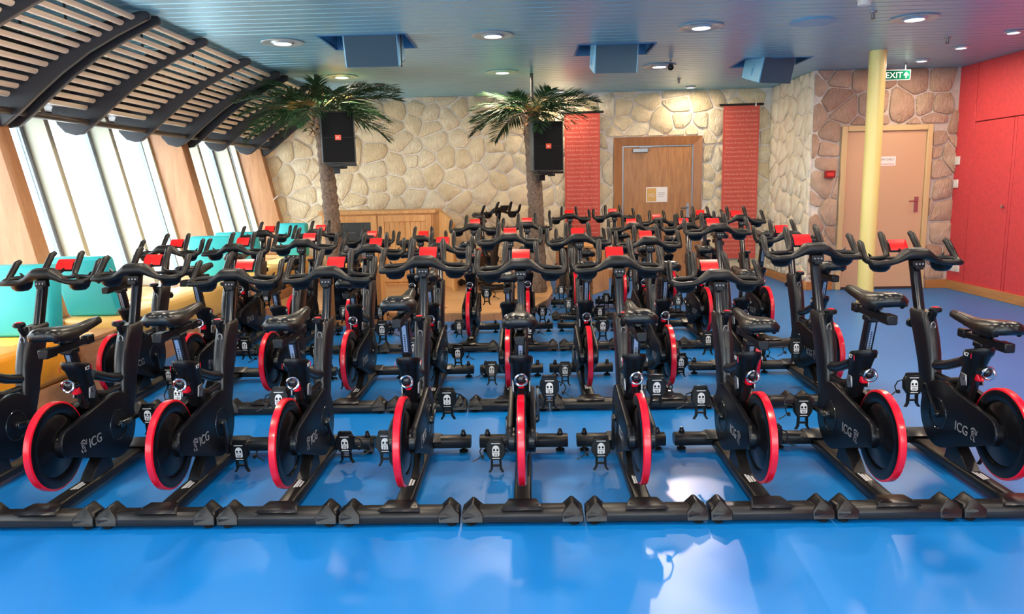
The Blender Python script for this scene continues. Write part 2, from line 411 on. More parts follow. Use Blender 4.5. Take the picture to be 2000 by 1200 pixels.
# ------------------------------------------------------------------ left glazed wall
def PX(z, off=0): return -4.081-(z-1.007)*.208+off
def skew(m, o0, o1, y0, y1, z0, z1, mi=0):
    v = [(PX(z0, o0), y0, z0), (PX(z0, o1), y0, z0), (PX(z0, o1), y1, z0), (PX(z0, o0), y1, z0),
         (PX(z1, o0), y0, z1), (PX(z1, o1), y0, z1), (PX(z1, o1), y1, z1), (PX(z1, o0), y1, z1)]
    return m.add(v, [(0,3,2,1),(4,5,6,7),(0,1,5,4),(1,2,6,5),(2,3,7,6),(3,0,4,7)], mi)
OG = -.5
ZS, ZT = .50, 2.36
wl = MB(); skew(wl, OG-.1, OG+.05, -3.8, 12.75, -.05, ZS-.04); skew(wl, OG-.1, -.02, -3.8, 12.75, ZT, 3.36)
wall_left = struct(wl.obj('wall_left', 'soffit', smooth=False))
struct(skew(MB(), OG-.02, .10, -3.8, 12.4, ZS-.06, ZS).obj('trim_1', 'oakY', bevel=.006))
struct(skew(MB(), -.05, .0, -3.8, 12.4, .0, ZS-.06).obj('trim_2', 'oakY', smooth=False))
POST = [-.52, 2.78, 6.08, 9.40, 12.22]
FINS = [.60, 1.70, 3.90, 5.0, 7.17, 8.28, 10.45, 11.50]
for py in POST:
    skew(MB(), OG, 0, py, py+.19, ZS, CZ+.2).obj('window_post', 'oak', wall_left, bevel=.006)
    skew(MB(), OG+.02, OG+.12, py-.045, py, ZS, ZT).obj('window_jamb', 'cream', wall_left, bevel=.004)
    skew(MB(), OG+.02, OG+.12, py+.19, py+.235, ZS, ZT).obj('window_jamb', 'cream', wall_left, bevel=.004)
for fy in FINS: skew(MB(), OG+.02, -.25, fy, fy+.07, ZS, ZT).obj('mullion', 'cream', wall_left, bevel=.006)
edges = sorted([(p, p+.19) for p in POST]+[(f, f+.07) for f in FINS])
edges = [(-3.8, -3.7)]+edges
for n in range(len(edges)-1):
    a, b = edges[n][1], edges[n+1][0]
    m = MB(); fw_ = .055
    skew(m, OG-.03, OG+.03, a-.02, a+.02, ZS, ZT); skew(m, OG-.03, OG+.03, b-fw_, b+.02, ZS, ZT)
    skew(m, OG-.03, OG+.03, a, b, ZS, ZS+fw_); skew(m, OG-.03, OG+.03, a, b, ZT-fw_, ZT)
    wn = struct(m.obj('window_%d' % (n+1), 'alu', bevel=.004))
    skew(MB(), OG-.004, OG+.004, a+.02, b-fw_, ZS+fw_, ZT-fw_).obj('pane', 'glasspane', wn, smooth=False)
# white trim rod resting on the last post
MB().box(-.004, .004, -.012, .012, -.055, .055).obj('marker', 'white', wall_left, (PX(1.42, .004)+.03, 12.214, 1.42), (0, R(48), 0), smooth=False)

# ------------------------------------------------------------------ canopy over the windows
canopy = empty('slatted_canopy', (-3.7, 8.4, 0))
tag(canopy, 'charcoal arched canopy with cream slats hung above the slanted windows', 'canopy')
def cpart(m, name, mats, **k): return m.obj(name, mats, canopy, (3.7, -8.4, 0), **k)
LOW = [(-2.985, 2.925), (-2.99, 2.90), (-3.02, 2.886), (-3.27, 2.775), (-3.505, 2.655), (-3.743, 2.5), (-3.969, 2.325), (-4.122, 2.2), (-4.255, 2.105), (-4.33, 2.09), (-4.43, 2.12), (-4.50, 2.2)]
UPP = [(-4.54, 2.33), (-4.48, 2.43), (-4.2, 2.56), (-3.9, 2.69), (-3.55, 2.83), (-3.25, 2.915), (-3.06, 2.957), (-3.0, 2.955)]
RIBS = [2.95, 4.05, 5.14, 6.16, 6.33, 7.24, 8.34, 9.31, 9.63, 10.54, 11.62, 12.28]
for ry in RIBS:
    MB().prism(LOW+UPP, -.022, .022, 'y').obj('rib', 'canopy', canopy, (3.7, ry-8.4, 0), bevel=.006)
SL = [(-3.12, 2.90), (-3.229, 2.853), (-3.434, 2.762), (-3.639, 2.676), (-3.803, 2.59), (-3.968, 2.495), (-4.061, 2.435), (-4.155, 2.372), (-4.2, 2.335)]
def along(pl, t):
    L = [math.dist(pl[i], pl[i+1]) for i in range(len(pl)-1)]; d = t*sum(L)
    for i, l in enumerate(L):
        if d <= l or i == len(L)-1:
            q = min(1, d/l); return (pl[i][0]+(pl[i+1][0]-pl[i][0])*q, pl[i][1]+(pl[i+1][1]-pl[i][1])*q)
        d -= l
slm = {}
for b in range(len(RIBS)-1):
    L = RIBS[b+1]-RIBS[b]-.044
    if L < .5: continue
    key = round(L, 3)
    if key not in slm:
        m = MB(); m.loft([[(.027*math.cos(a), yy, .019*math.sin(a)) for a in [2*math.pi*k/10 for k in range(10)]][::-1] for yy in (0, key)])
        slm[key] = m.mesh('slat', 'slat')
    for k in range(13):
        X, Z = along(SL, k/12); X2, Z2 = along(SL, min(1, k/12+.03)); X1, Z1 = along(SL, max(0, k/12-.03))
        link('slat', slm[key], canopy, (X+3.7, RIBS[b]+.022-8.4, Z+.012), (0, math.atan2(-(Z2-Z1), X2-X1), 0))
    for X, f in ((-3.66, .45), (-3.42, .62)):
        z = 2.70 if X < -3.6 else 2.80
        MB().tube([(0, 0, z), (0, 0, CZ)], .009, 6).obj('hanger_rod', 'canopy', canopy, (X+3.7, RIBS[b]+L*f-8.4, 0))
MB().tube([(0, 2.7, 0), (0, 12.3, 0)], .03, 12).obj('rail', 'tube', canopy, (-4.2+3.7, -8.4, 2.212))

# ------------------------------------------------------------------ spin bikes (rider faces +y; origin on the floor under the rear stabiliser's near edge)
def arc(cx, cy, r, a0, a1, n): return [(cx+r*math.cos(R(a0+(a1-a0)*k/n)), cy+r*math.sin(R(a0+(a1-a0)*k/n))) for k in range(n+1)]
def rrect(cx, cy, hx, hy, r, z, n=3):
    out = []
    for sx, sy, a in ((1, 1, 0), (-1, 1, 90), (-1, -1, 180), (1, -1, 270)):
        for k in range(n+1):
            t = R(a+90*k/n); out.append((cx+sx*(hx-r)+r*math.cos(t), cy+sy*(hy-r)+r*math.sin(t), z))
    return out
AX = (.64, .30); WC = (.21, .335)
TXT_ICG = textmesh('lettering', 'ICG', .068, 'print', .0008, res=3)
def emblem_mb():
    m = MB()                                            # x = along the reading direction, y = up, in metres
    def stroke(pts, wd):
        L = []; Rr = []
        for i, p in enumerate(pts):
            a = pts[max(0, i-1)]; b = pts[min(len(pts)-1, i+1)]; d = math.dist(a, b) or 1
            n = (-(b[1]-a[1])/d, (b[0]-a[0])/d); ww = wd*(.45+.55*math.sin(math.pi*(i+.6)/(len(pts)+.2)))
            L.append((p[0]+n[0]*ww, p[1]+n[1]*ww, .0008)); Rr.append((p[0]-n[0]*ww, p[1]-n[1]*ww, .0008))
        n = len(pts); m.add(L+Rr, [(i, n+i, n+i+1, i+1) for i in range(n-1)])
    stroke(arc(.0, .0, .024, 150, 40, 7), .004); stroke([(.016, .014), (.02, .006), (.028, .012), (.03, .022)], .003)
    stroke(arc(-.002, -.004, .014, 170, 20, 6), .0035); stroke([(.012, .002), (.022, -.002), (.03, .004)], .003)
    stroke(arc(-.004, -.008, .007, 0, 330, 8), .003); stroke([(-.02, -.018), (-.016, -.028), (-.009, -.036)], .004)
    stroke([(.008, -.010), (.009, -.022), (.004, -.034), (.012, -.038), (.018, -.032)], .0035)
    return m
EMB = emblem_mb().mesh('emblem', 'print', smooth=False)
TXT_IC7 = textmesh('badge', 'IC7', .026, 'white', .0006, res=2)

def wheel_mesh():
    prof = [(.002, -.066), (.052, -.066), (.058, -.060), (.060, -.034), (.075, -.026), (.125, -.022), (.145, -.012), (.150, -.010), (.156, -.017), (.190, -.0225), (.203, -.019), (.204, 0)]
    prof += [(r, -h) for r, h in prof[-2::-1]]
    m = MB().lathe(prof, 40, 'x'); 
    return m
def rim_mesh():
    return MB().lathe([(.202, -.0175), (.2085, -.0172), (.2135, -.0135), (.2140, 0), (.2135, .0135), (.2085, .0172), (.202, .0175)], 48, 'x', caps=False)
def hull_guard():
    # circle at the crank joined to the small circle round the wheel axle
    (x1, y1, r1), (x2, y2, r2) = (AX[0], AX[1], .176), (.225, .345, .068)
    d = math.dist((x1, y1), (x2, y2)); base = math.degrees(math.atan2(y2-y1, x2-x1)); off = math.degrees(math.acos((r1-r2)/d))
    return arc(x1, y1, r1, base-off, base+off-360, 22) + arc(x2, y2, r2, base+off, base-off, 8)
def make_bike():
    root = empty('spin_bike')
    # --- base
    m = MB()
    m.prism([(-.042, .028), (.042, .028), (.042, .062), (.034, .074), (-.034, .074), (-.042, .062)], .06, .97, 'y')
    beam = m.obj('base_beam', 'stab', root, bevel=.003)
    m = MB(); m.loft([[(-.10, -.002, .076), (.10, -.002, .076), (.07, .105, .078), (-.07, .105, .078)], [(-.088, .012, .090), (.088, .012, .090), (.062, .10, .092), (-.062, .10, .092)]])
    m.lathe([(.006, .09), (.006, .094)], 8, 'z', (.07, .03, 0)); m.lathe([(.006, .09), (.006, .094)], 8, 'z', (-.07, .03, 0))
    m.obj('clamp_plate', 'frame', beam, bevel=.003)
    m = MB()
    for k, xx in enumerate((-.012, .0, .014)): m.box(xx-.004, xx+.005, .30+.004*k, .40-.012*k, .0742, .0748)
    m.obj('scale_label', 'white', beam, smooth=False)
    MB().prism([(.40, .07), (.62, .07), (.60, .14), (.52, .17), (.44, .11)], -.032, .032, 'x').obj('support_bracket', 'stab', beam, bevel=.004)
    # near stabiliser with two wedge feet
    m = MB()
    m.prism([(.0, .016), (.10, .016), (.102, .05), (.085, .074), (.022, .078), (-.004, .052)], -.272, .272, 'x')
    s1 = m.obj('stabilizer', 'stab', root, bevel=.004)
    for sx in (-1, 1):
        m = MB(); pr = [(sx*.178, .02), (sx*.178, .060), (sx*.221, .101), (sx*.231, .101), (sx*.275, .060), (sx*.275, .02)]
        m.prism(pr, -.006, .104, 'y'); m.v = [(x, y_+(.028 if (z > .09 and y_ < 0) else 0), z) for x, y_, z in m.v]; m.obj('end_cap', 'stab', s1, bevel=.003)
        MB().lathe([(.020, 0), (.024, .004), (.024, .012), (.010, .016), (.010, .03)], 12, 'z', (sx*.235, .03, 0)).obj('rubber_foot', 'rubber', s1)
    # far stabiliser with levelling bolts
    m = MB()
    m.prism([(.935, .035), (.99, .028), (1.02, .045), (1.022, .08), (1.0, .098), (.95, .098), (.932, .08)], -.255, .255, 'x')
    s2 = m.obj('stabilizer', 'stab', root, bevel=.004)
    m = MB(); m.loft([[(-.09, .92, .07), (.09, .92, .07), (.09, 1.0, .098), (-.09, 1.0, .098)], [(-.075, .90, .085), (.075, .90, .085), (.075, 1.0, .110), (-.075, 1.0, .110)]])
    m.obj('clamp_plate', 'frame', s2, bevel=.004)
    for sx in (-1, 1):
        m = MB().lathe([(.016, .097), (.017, .112), (.012, .118), (.012, .128), (.006, .134)], 10, 'z', (sx*.21, .975, 0)); m.obj('leveling_bolt', 'gloss', s2)
        MB().lathe([(.022, 0), (.026, .004), (.026, .012), (.010, .016), (.010, .04)], 12, 'z', (sx*.21, .975, 0)).obj('rubber_foot', 'rubber', s2)
    # --- guard
    hg = hull_guard()
    m = MB()
    for a, b in ((-.068, -.040), (.040, .068)): m.prism(hg, a, b, 'x')
    core = arc(AX[0], AX[1], .170, -118, 118, 20); core = [(max(p[0], .445), p[1]) for p in core]
    m.prism(core, -.05, .05, 'x')
    guard = m.obj('chain_guard', 'guard', root, bevel=.006, bseg=2)
    m = MB()
    for sx in (-1, 1):
        m.lathe([(.074, sx*.067), (.078, sx*.0705), (.082, sx*.0705), (.084, sx*.067)], 28, 'x', (0, AX[0], AX[1]), caps=False)
    m.obj('crank_ring', 'gloss', guard)
    for sx in (-1, 1):
        rot = (R(90), 0, R(90)) if sx > 0 else (R(90), 0, R(-90))
        if sx > 0:
            link('emblem', EMB, guard, (.0690, .315, .300), rot); link('lettering', TXT_ICG, guard, (.0688, .362, .268), rot)
        else:
            link('lettering', TXT_ICG, guard, (-.0688, .480, .268), rot); link('emblem', EMB, guard, (-.0690, .320, .300), rot)
    # --- flywheel
    wh = wheel_mesh().obj('flywheel', 'wheel', root, (0, WC[0], WC[1]), ang=30)
    rim_mesh().obj('rim', 'red', wh)
    # --- frame
    sec = [(.735, .872, .30), (.785, .925, .42), (.800, .948, .50), (.812, .985, .58), (.838, 1.025, .66), (.872, 1.058, .73), (.900, 1.078, .782), (.905, 1.074, .794)]
    rings = [rrect(0, (a+b)/2, .037 if z < .79 else .030, (b-a)/2, .028, z, 4) for a, b, z in sec]
    fork = MB().loft(rings).obj('front_pillar', 'frame', root)
    m = MB().tube([(0, .885, .755), (0, .862, .792), (0, .858, .802)], [.014, .016, .012], 10)
    m.lathe([(.024, .800), (.032, .806), (.033, .820), (.026, .828)], 16, 'z', (0, .855, 0)); kn = m.obj('adjuster_knob', 'plastic', fork)
    MB().lathe([(.018, .8285), (.016, .831)], 14, 'z', (0, .855, 0)).box(-.012, .012, .853, .857, .830, .8318).obj('knob_cap', 'red', fork)
    MB().lathe([(.012, 0), (.012, .03), (.026, .034), (.028, .055), (.012, .062)], 12, 'y', (0, 1.05, .70)).obj('tension_knob', 'plastic', fork)
    pts = [(.012*math.cos(a), .868-.010*0, .722+.022*math.sin(a)) for a in [2*math.pi*k/12 for k in range(13)]]
    MB().tube([(x, .866, z) for x, _, z in pts], .0035, 6).obj('trim_ring', 'silver', fork)
    MB().tube([(0, .86, .505), (0, .70, .545), (0, .56, .60)], .026, 10).tube([(0, .83, .465), (0, .66, .470), (0, .56, .50)], .017, 8).obj('top_tube', 'frame', root)
    rr = []
    for y_, z_, rx, ry in ((.53, .43, .034, .055), (.515, .48, .040, .062), (.49, .54, .045, .064), (.462, .61, .049, .066), (.450, .642, .053, .072), (.443, .655, .060, .082), (.440, .678, .061, .083), (.437, .690, .055, .076)):
        rr.append([(rx*math.cos(a), y_+ry*math.sin(a), z_-.28*ry*math.sin(a)) for a in [2*math.pi*k/16 for k in range(16)]])
    st = MB().loft(rr).obj('seat_tube', 'plastic', root)
    for sx in (-1, 1):
        link('badge', TXT_IC7, st, (sx*.0615, .412 if sx > 0 else .458, .655), (R(90), 0, R(90*sx)))
        MB().box(sx*.061-.001, sx*.061+.001, .462 if sx > 0 else .398, .466 if sx > 0 else .402, .650, .676).obj('badge_stripe', 'red', st, smooth=False)
    # brake
    m = MB().tube([(0, .47, .585), (0, .41, .585), (0, .375, .59)], [.022, .024, .018], 10)
    m.ell((0, .365, .592), .026, .022, .026); bk = m.obj('brake_knob', 'gloss', root)
    ringp = [(.029*math.cos(a), .352+.006*math.sin(2*a), .588+.029*math.sin(a)) for a in [2*math.pi*k/16 for k in range(17)]]
    MB().tube(ringp, .006, 6).obj('knob_ring', 'chrome', bk)
    MB().prism([(.395, .535), (.43, .528), (.452, .545), (.458, .585), (.432, .59)], -.014, .014, 'x').obj('brake_pad', 'red', root, bevel=.004)
    m = MB(); mh = MB()
    for sx in (-1, 1):
        a_, b_ = sorted((sx*.036, sx*.0465)); m.prism([(.452, .500), (.492, .490), (.506, .525), (.500, .560), (.458, .556)], a_, b_, 'x')
        mh.lathe([(.0065, sx*.0466), (.001, sx*.0472)], 10, 'x', (0, .472, .532), caps=False)
    bb = m.obj('brake_bracket', 'silver', root, bevel=.003); mh.obj('bolt_hole', 'black', bb, smooth=False)
    # --- seat post, slider, saddle
    d = Vector((0, -.075, .25)).normalized(); n_ = Vector((0, -d.z, d.y))
    post = empty  # placeholder
    m = MB(); a = Vector((0, .465, .545)); b = Vector((0, .372, .868))
    m.loft([rrect(0, p.y, .022, .03, .008, p.z, 2) for p in (a, b)])
    post = m.obj('seat_post', 'gloss', root)
    def on_post(t, out): p = a.lerp(b, t); return (p.y-.030-out, p.z)
    m = MB(); (y0, z0), (y1, z1) = on_post(.50, .0005), on_post(.93, .0005)
    m.add([(-.010, y0, z0), (.010, y0, z0), (.010, y1, z1), (-.010, y1, z1)], [(0, 1, 2, 3)])
    m.obj('scale_strip', 'ruler', post, smooth=False)
    m = MB()
    for k in range(8):
        yy, zz = on_post(.53+.035*k, .0015); m.add([(.004*math.cos(q), yy+.3*.004*math.sin(q)*-1, zz+.004*math.sin(q)) for q in [2*math.pi*i/8 for i in range(8)]], [tuple(range(8))])
    m.obj('scale_holes', 'black', post, smooth=False)
    m = MB(); m.box(-.018, .018, .185, .545, .872, .905); m.box(-.024, .024, .165, .245, .866, .910); m.box(-.021, .021, .500, .560, .868, .912); m.box(-.030, .030, .335, .41, .850, .876)
    m.obj('slider', 'plastic', post, bevel=.005)
    MB().tube([(0, .33, .905), (0, .31, .925), (0, .29, .928)], [.012, .018, .014], 8).obj('slider_knob', 'plastic', post)
    # saddle
    S = [(.650, .012, .982, .014), (.638, .022, .990, .032), (.58, .026, .992, .044), (.50, .031, .986, .048), (.43, .043, .986, .054), (.36, .064, .996, .066), (.29, .081, 1.006, .076), (.225, .085, 1.012, .078), (.185, .077, 1.012, .070), (.165, .056, 1.006, .052), (.158, .03, .994, .026)]
    rings = []
    for y_, hw, zt, th in S:
        ring = []
        for k in range(9):
            u = -1+2*k/8; ring.append((hw*u, y_+(.012 if abs(u) < .3 and y_ < .2 else 0), zt-.55*th*abs(u)**3.2-(.006*math.cos(u*math.pi/2)**4 if y_ < .6 else 0)))
        for k in range(9):
            u = 1-2*k/8; ring.append((hw*.93*u, y_, zt-th*(.88+.12*(1-abs(u)**2)*(1 if y_ > .45 else .15))-.004))
        rings.append(ring)
    sd = MB().loft(rings[::-1]).obj('saddle', 'leather', root, ang=60)
    m = MB()
    for sx in (-1, 1): m.tube([(sx*.012, .57, .958), (sx*.02, .50, .936), (sx*.022, .36, .932), (sx*.034, .27, .940), (sx*.05, .21, .962)], .0045, 6)
    m.obj('saddle_rails', 'gloss', sd)
    m = MB(); m.box(-.028, .028, .36, .42, .906, .942)
    for sx in (-1, 1): m.ell((sx*.052, .195, .952), .013, .016, .017, 8, 5)
    m.obj('saddle_clamp', 'plastic', sd, bevel=0)
    # --- handlebar
    m = MB(); m.loft([rrect(0, y_, .021, .027, .006, z_, 2) for y_, z_ in ((.955, .60), (1.125, 1.085))])
    hp = m.obj('handlebar_post', 'gloss', root)
    m = MB()
    sec = [(-.268, 1.080, 1.068, .006, .006), (-.258, 1.078, 1.068, .014, .014), (-.20, 1.084, 1.069, .0165, .0165), (-.15, 1.092, 1.072, .021, .016), (-.118, 1.098, 1.082, .030, .019), (-.088, 1.104, 1.100, .044, .027), (-.060, 1.106, 1.116, .053, .033), (-.045, 1.106, 1.119, .056, .035)]
    sec = sec+[(-x, *q) for x, *q in sec[::-1]]
    m.loft([[(x, y_+ry*math.cos(t), z_+rz*math.copysign(abs(math.sin(t))**.8, math.sin(t))) for t in [2*math.pi*k/14 for k in range(14)]] for x, y_, z_, ry, rz in sec])
    for sx in (-1, 1):
        m.tube([(sx*x, y_, z_) for x, y_, z_ in ((.215, 1.084, 1.070), (.245, 1.088, 1.072), (.262, 1.115, 1.075), (.262, 1.16, 1.080), (.238, 1.198, 1.084), (.19, 1.212, 1.085), (.135, 1.216, 1.088), (.110, 1.228, 1.098), (.101, 1.262, 1.125), (.098, 1.305, 1.172), (.095, 1.338, 1.208), (.092, 1.368, 1.222))], [.014, .0165, .0165, .0165, .016, .0155, .0155, .0165, .019, .0195, .0195, .014], 8)
        m.tube([(sx*x, y_, z_) for x, y_, z_ in ((.262, 1.135, 1.076), (.268, 1.165, 1.088), (.267, 1.205, 1.125), (.263, 1.245, 1.168), (.260, 1.275, 1.180))], [.014, .018, .0195, .0195, .014], 8)
        m.tube([(sx*.05, 1.150, 1.098), (sx*.088, 1.19, 1.087), (sx*.125, 1.216, 1.088)], .010, 6)
    m.v = [(v[0]*.955, v[1], v[2]) for v in m.v]; bar = m.obj('handlebar', 'grip', root, ang=70)
    for sx in (-1, 1):
        prof = [(.006, 1.012), (.034, 1.016), (.052, 1.032), (.062, 1.060), (.064, 1.074), (.058, 1.074), (.048, 1.036), (.006, 1.024)]
        MB().lathe(prof, 16, 'z', (sx*.175, 1.155, 0)).obj('bottle_holder', 'plastic', bar)
        MB().prism([(sx*.18, 1.085), (sx*.205, 1.085), (sx*.218, 1.118)], 1.205, 1.225, 'y').obj('holder_fin', 'plastic', bar, bevel=.003)
    MB().box(-.034, .034, 1.06, 1.10, 1.045, 1.086).box(-.022, .022, 1.05, 1.062, 1.034, 1.062).obj('clamp', 'plastic', bar, bevel=.004)
    m = MB()
    for xx in (-.018, 0, .018): m.lathe([(.005, 1.058), (.005, 1.055)], 8, 'y', (xx, 0, 1.066))
    m.obj('clamp_bolts', 'print', bar)
    MB().tube([(0, 1.14, 1.11), (0, 1.23, 1.105), (0, 1.30, 1.125)], .011, 8).obj('console_stem', 'plastic', bar)
    mt = Matrix.Translation((0, 1.325, 1.148)) @ Matrix.Rotation(R(-42), 4, 'X')
    con = MB().box(-.055, .055, -.008, .010, -.044, .044, 0, mt).obj('console', 'plastic', bar, bevel=.005)
    rows = []
    for k in range(5):
        z_ = -.040+.08*k/4; bow = .006*(1-(k/2-1)**2)
        rows.append([mt @ Vector((x, -.0095-bow, z_)) for x in (-.052, .052)])
    MB().loft(rows, caps=False, closed=False).obj('console_cover', 'screen', bar)
    # --- cranks and pedals
    for sx in (1, -1):
        m = MB(); m.lathe([(.021, sx*.052), (.021, sx*.084)], 12, 'x')
        m.loft([[(sx*.074, y_, -h), (sx*.090, y_, -h), (sx*.090, y_, h), (sx*.074, y_, h)] if sx > 0 else [(sx*.090, y_, -h), (sx*.074, y_, -h), (sx*.074, y_, h), (sx*.090, y_, h)] for y_, h in ((-.012, .013), (.0, .017), (.12, .012), (.165, .012), (.178, .008))])
        cr = m.obj('crank', 'gloss', root, (0, AX[0], AX[1]), bevel=.002)
        pm = MB(); ox = sx*.145
        oct_ = [(-.030, -.050), (.030, -.050), (.050, -.018), (.050, .026), (.036, .052), (-.036, .052), (-.050, .026), (-.050, -.018)]
        pm.prism([(ox+x, z) for x, z in oct_], -.010, .022, 'y')
        pm.prism([(ox+x, z) for x, z in ((-.040, .05), (.040, .05), (.034, .066), (-.034, .066))], .0, .016, 'y')
        pm.tube([(sx*.085, 0, 0), (ox, 0, 0)], .008, 8)
        pd = pm.obj('pedal', 'plastic', cr, (0, .168, 0), bevel=.004)
        # the metal binding, the toe cage and the strap hang from the pedal body
        pw = MB()
        head = [(ox+x, z) for x, z in [(.019*math.cos(t), .008+.022*math.sin(t)) for t in [math.pi*k/8 for k in range(9)]]+[(-.019, -.024), (-.012, -.030), (.012, -.030), (.019, -.024)]]
        pw.prism(head, -.0125, -.010, 'y')
        pk = MB()
        for x_ in (-.009, .009): pk.prism([(ox+x_+.006*math.cos(t), .006+.007*math.sin(t)) for t in [2*math.pi*k/8 for k in range(8)]], -.0132, -.0122, 'y')
        for x_ in (-.008, 0, .008): pk.box(ox+x_-.0015, ox+x_+.0015, -.0132, -.0122, -.030, -.012)
        pk.box(ox-.015, ox+.015, -.0132, -.0122, -.0075, -.005)
        pw.box(ox-.024, ox+.024, -.0118, -.010, .038, .0415); pw.box(ox-.020, ox+.020, -.0118, -.010, -.041, -.038)
        pc = MB()
        for s2 in (-1, 1):
            pc.loft([[(ox+s2*x0-.006, y_-.008, z_), (ox+s2*x0+.006, y_-.008, z_), (ox+s2*x0+.006, y_+.008, z_), (ox+s2*x0-.006, y_+.008, z_)] for x0, y_, z_ in ((.036, .012, -.120), (.024, .012, -.100), (.022, .008, -.045))])
        pc.box(ox-.024, ox+.024, .004, .018, -.088, -.078)
        pc.tube([(ox+sx*.045, .01, .030), (ox+sx*.075, .016, .018), (ox+sx*.088, .02, -.01), (ox+sx*.080, .02, -.035), (ox+sx*.10, .02, -.052), (ox+sx*.128, .016, -.064)], .0035, 5)
        pc.box(ox+sx*.072-.007, ox+sx*.072+.007, .008, .026, -.046, -.028)
        # joined below the pedal as one mesh with three materials, so the tree stays three levels deep
        pm2 = MB(); pm2.v = []; 
        base = pd.data; bm = bmesh.new(); bm.from_mesh(base)
        for src, mi in ((pw, 1), (pc, 0), (pk, 0)):
            t = src.mesh('tmp', 'chrome', smooth=False)
            for p_ in t.polygons: p_.material_index = mi
            bm.from_mesh(t); bpy.data.meshes.remove(t)
        bm.to_mesh(base); bm.free(); base.materials.append(M['white'])
    return root
def set_bike(b, dz_bar=0, dz_seat=0, ang=0, dx_bar=0):
    n = {}
    for c in b.children:
        k = c.name.split('.')[0]
        if k == 'handlebar': c.location = (0, dx_bar+dz_bar*.35, dz_bar)
        elif k == 'handlebar_post': c.location = (0, dz_bar*.35, dz_bar)
        elif k == 'saddle': c.location = (0, -.29*dz_seat, dz_seat)
        elif k == 'seat_post': c.location = (0, -.29*dz_seat, dz_seat)
        elif k == 'crank':
            left = c.data.vertices[0].co.x < 0
            a = R(ang if left else ang+180); c.rotation_euler = (a, 0, 0)
            for p in c.children: p.rotation_euler = (-a+R(-6 if left else 4), 0, 0)
proto = make_bike()
X0 = -2.014; SP = .56
ORD = ['leftmost', 'second', 'third', 'fourth', 'fifth', 'sixth', 'seventh', 'eighth', 'ninth', 'tenth']
ROWS = [
 (X0-1.5*SP, 3.174, 'nearest row of spin bikes', [1.058, 1.078, 1.037, 1.042, 1.091, 1.066, 1.071, .986, 1.122, 1.082],
  [.90, .882, .954, .919, 1.009, .915, .923, .871, .985, .837], [175, 180, 95, 118, 205, -95, -88, 20, -4, 48]),
 (X0-1.5*SP-.109, 4.908, 'second row of spin bikes', [1.063, 1.065, 1.092, 1.039, 1.04, 1.104, 1.09, 1.058, 1.149, 1.081],
  [.96, 1.0, .92, .89, .93, .91, .98, .97, .90, .95], [100, 190, 170, -100, 160, -80, -95, 30, 5, 175]),
 (X0-1.5*SP+.028, 6.783, 'third row of spin bikes', [1.075, 1.075, .999, .988, 1.101, 1.106, .985, 1.074, 1.068, 1.136],
  [.93, .90, .88, .92, 1.0, .95, .90, .93, .91, 1.047], [-90, 20, 170, 200, -85, 160, 5, -60, 10, 180]),
 (.512, 8.375, 'fourth row of spin bikes', [1.128, 1.136, 1.054, 1.094], [.92, .95, .90, .93], [185, -70, 10, 150])]
ROWN = ['front row', 'second row', 'third row', 'short rear row']
first = True
for ri, (x0, y0, grp, hz, sz, ca) in enumerate(ROWS):
    n = len(hz)
    for k in range(n):
        b = proto if first else dup(proto); first = False
        b.location = (x0+SP*k, y0, 0)
        if ri < 3:
            where = '%s from left' % ORD[k] if k not in (0, n-1) else ('at the left end' if k == 0 else 'at the right end')
            if k in (8,): where = 'second from right end'
        else: where = ['at the left end', 'second from left', 'third from left', 'at the right end'][k]
        hi = 'raised saddle' if sz[k] > .975 else ('lowered saddle' if sz[k] < .885 else 'red-rimmed flywheel')
        tag(b, 'black spin bike with %s, %s of the %s' % (hi, where, ROWN[ri]), 'spin bike', grp)
        set_bike(b, hz[k]-1.118+.012, sz[k]-.985, ca[k], .0 if ri else [.03, 0, .015, .01, 0, 0, 0, 0, 0, 0][k])
# the instructor's bike on the stage faces the class
b = dup(proto); b.location = (-.82, 11.0, .10); b.rotation_euler = (0, 0, R(-158))
tag(b, "instructor's black spin bike standing turned on the low wooden stage", 'spin bike')
set_bike(b, .0, .06, 140)
for c in b.children:
    if c.name.startswith('handlebar') and not c.name.startswith('handlebar_post'):
        for q in c.children:
            if q.name.startswith('console_cover'): q.data = q.data.copy(); q.data.materials[0] = M['darkglass']

# ------------------------------------------------------------------ daybeds under the windows
def plinth(y0, y1, z1, name='plinth'):
    return MB().box(-4.02, -3.41, y0, y1, 0, z1)
o = plinth(1.0, 12.2, .19).obj('daybed_plinth', 'oakY', smooth=False)
tag(o, 'long low oak plinth running under the daybeds along the windows', 'plinth')
def cushion(name, mname, y0, y1, z0, z1, x0=-3.90, x1=-3.40, bev=.05):
    return MB().box(x0, x1, y0, y1, z0, z1).obj(name, mname, bevel=bev, bseg=3)
for a, b, mn, lab in ((3.2, 5.44, 'orange', 'orange vinyl daybed mattress nearest the camera, left edge'), (6.0, 8.72, 'mustard', 'golden vinyl daybed mattress between the first and second oak side table'),
                      (9.32, 11.75, 'mustard', 'golden vinyl daybed mattress farthest from the camera under the windows')):
    tag(cushion('daybed_mattress', mn, a, b, .19, .515), lab, 'mattress', 'daybed mattresses along the windows')
for a, b, lab in ((5.46, 5.985, 'oak side table between the two nearest daybeds'), (8.74, 9.30, 'oak side table between the two farthest daybeds')):
    t = empty('side_table', (-3.7, (a+b)/2, .19)); tag(t, lab, 'side table', 'side tables between daybeds')
    h = (b-a)/2
    MB().box(-.31, .29, -h, h, 0, .215).obj('body', 'oakY', t, smooth=False)
    MB().box(-.32, .30, -h, h, .215, .245).obj('tabletop', 'oakY', t, bevel=.004)
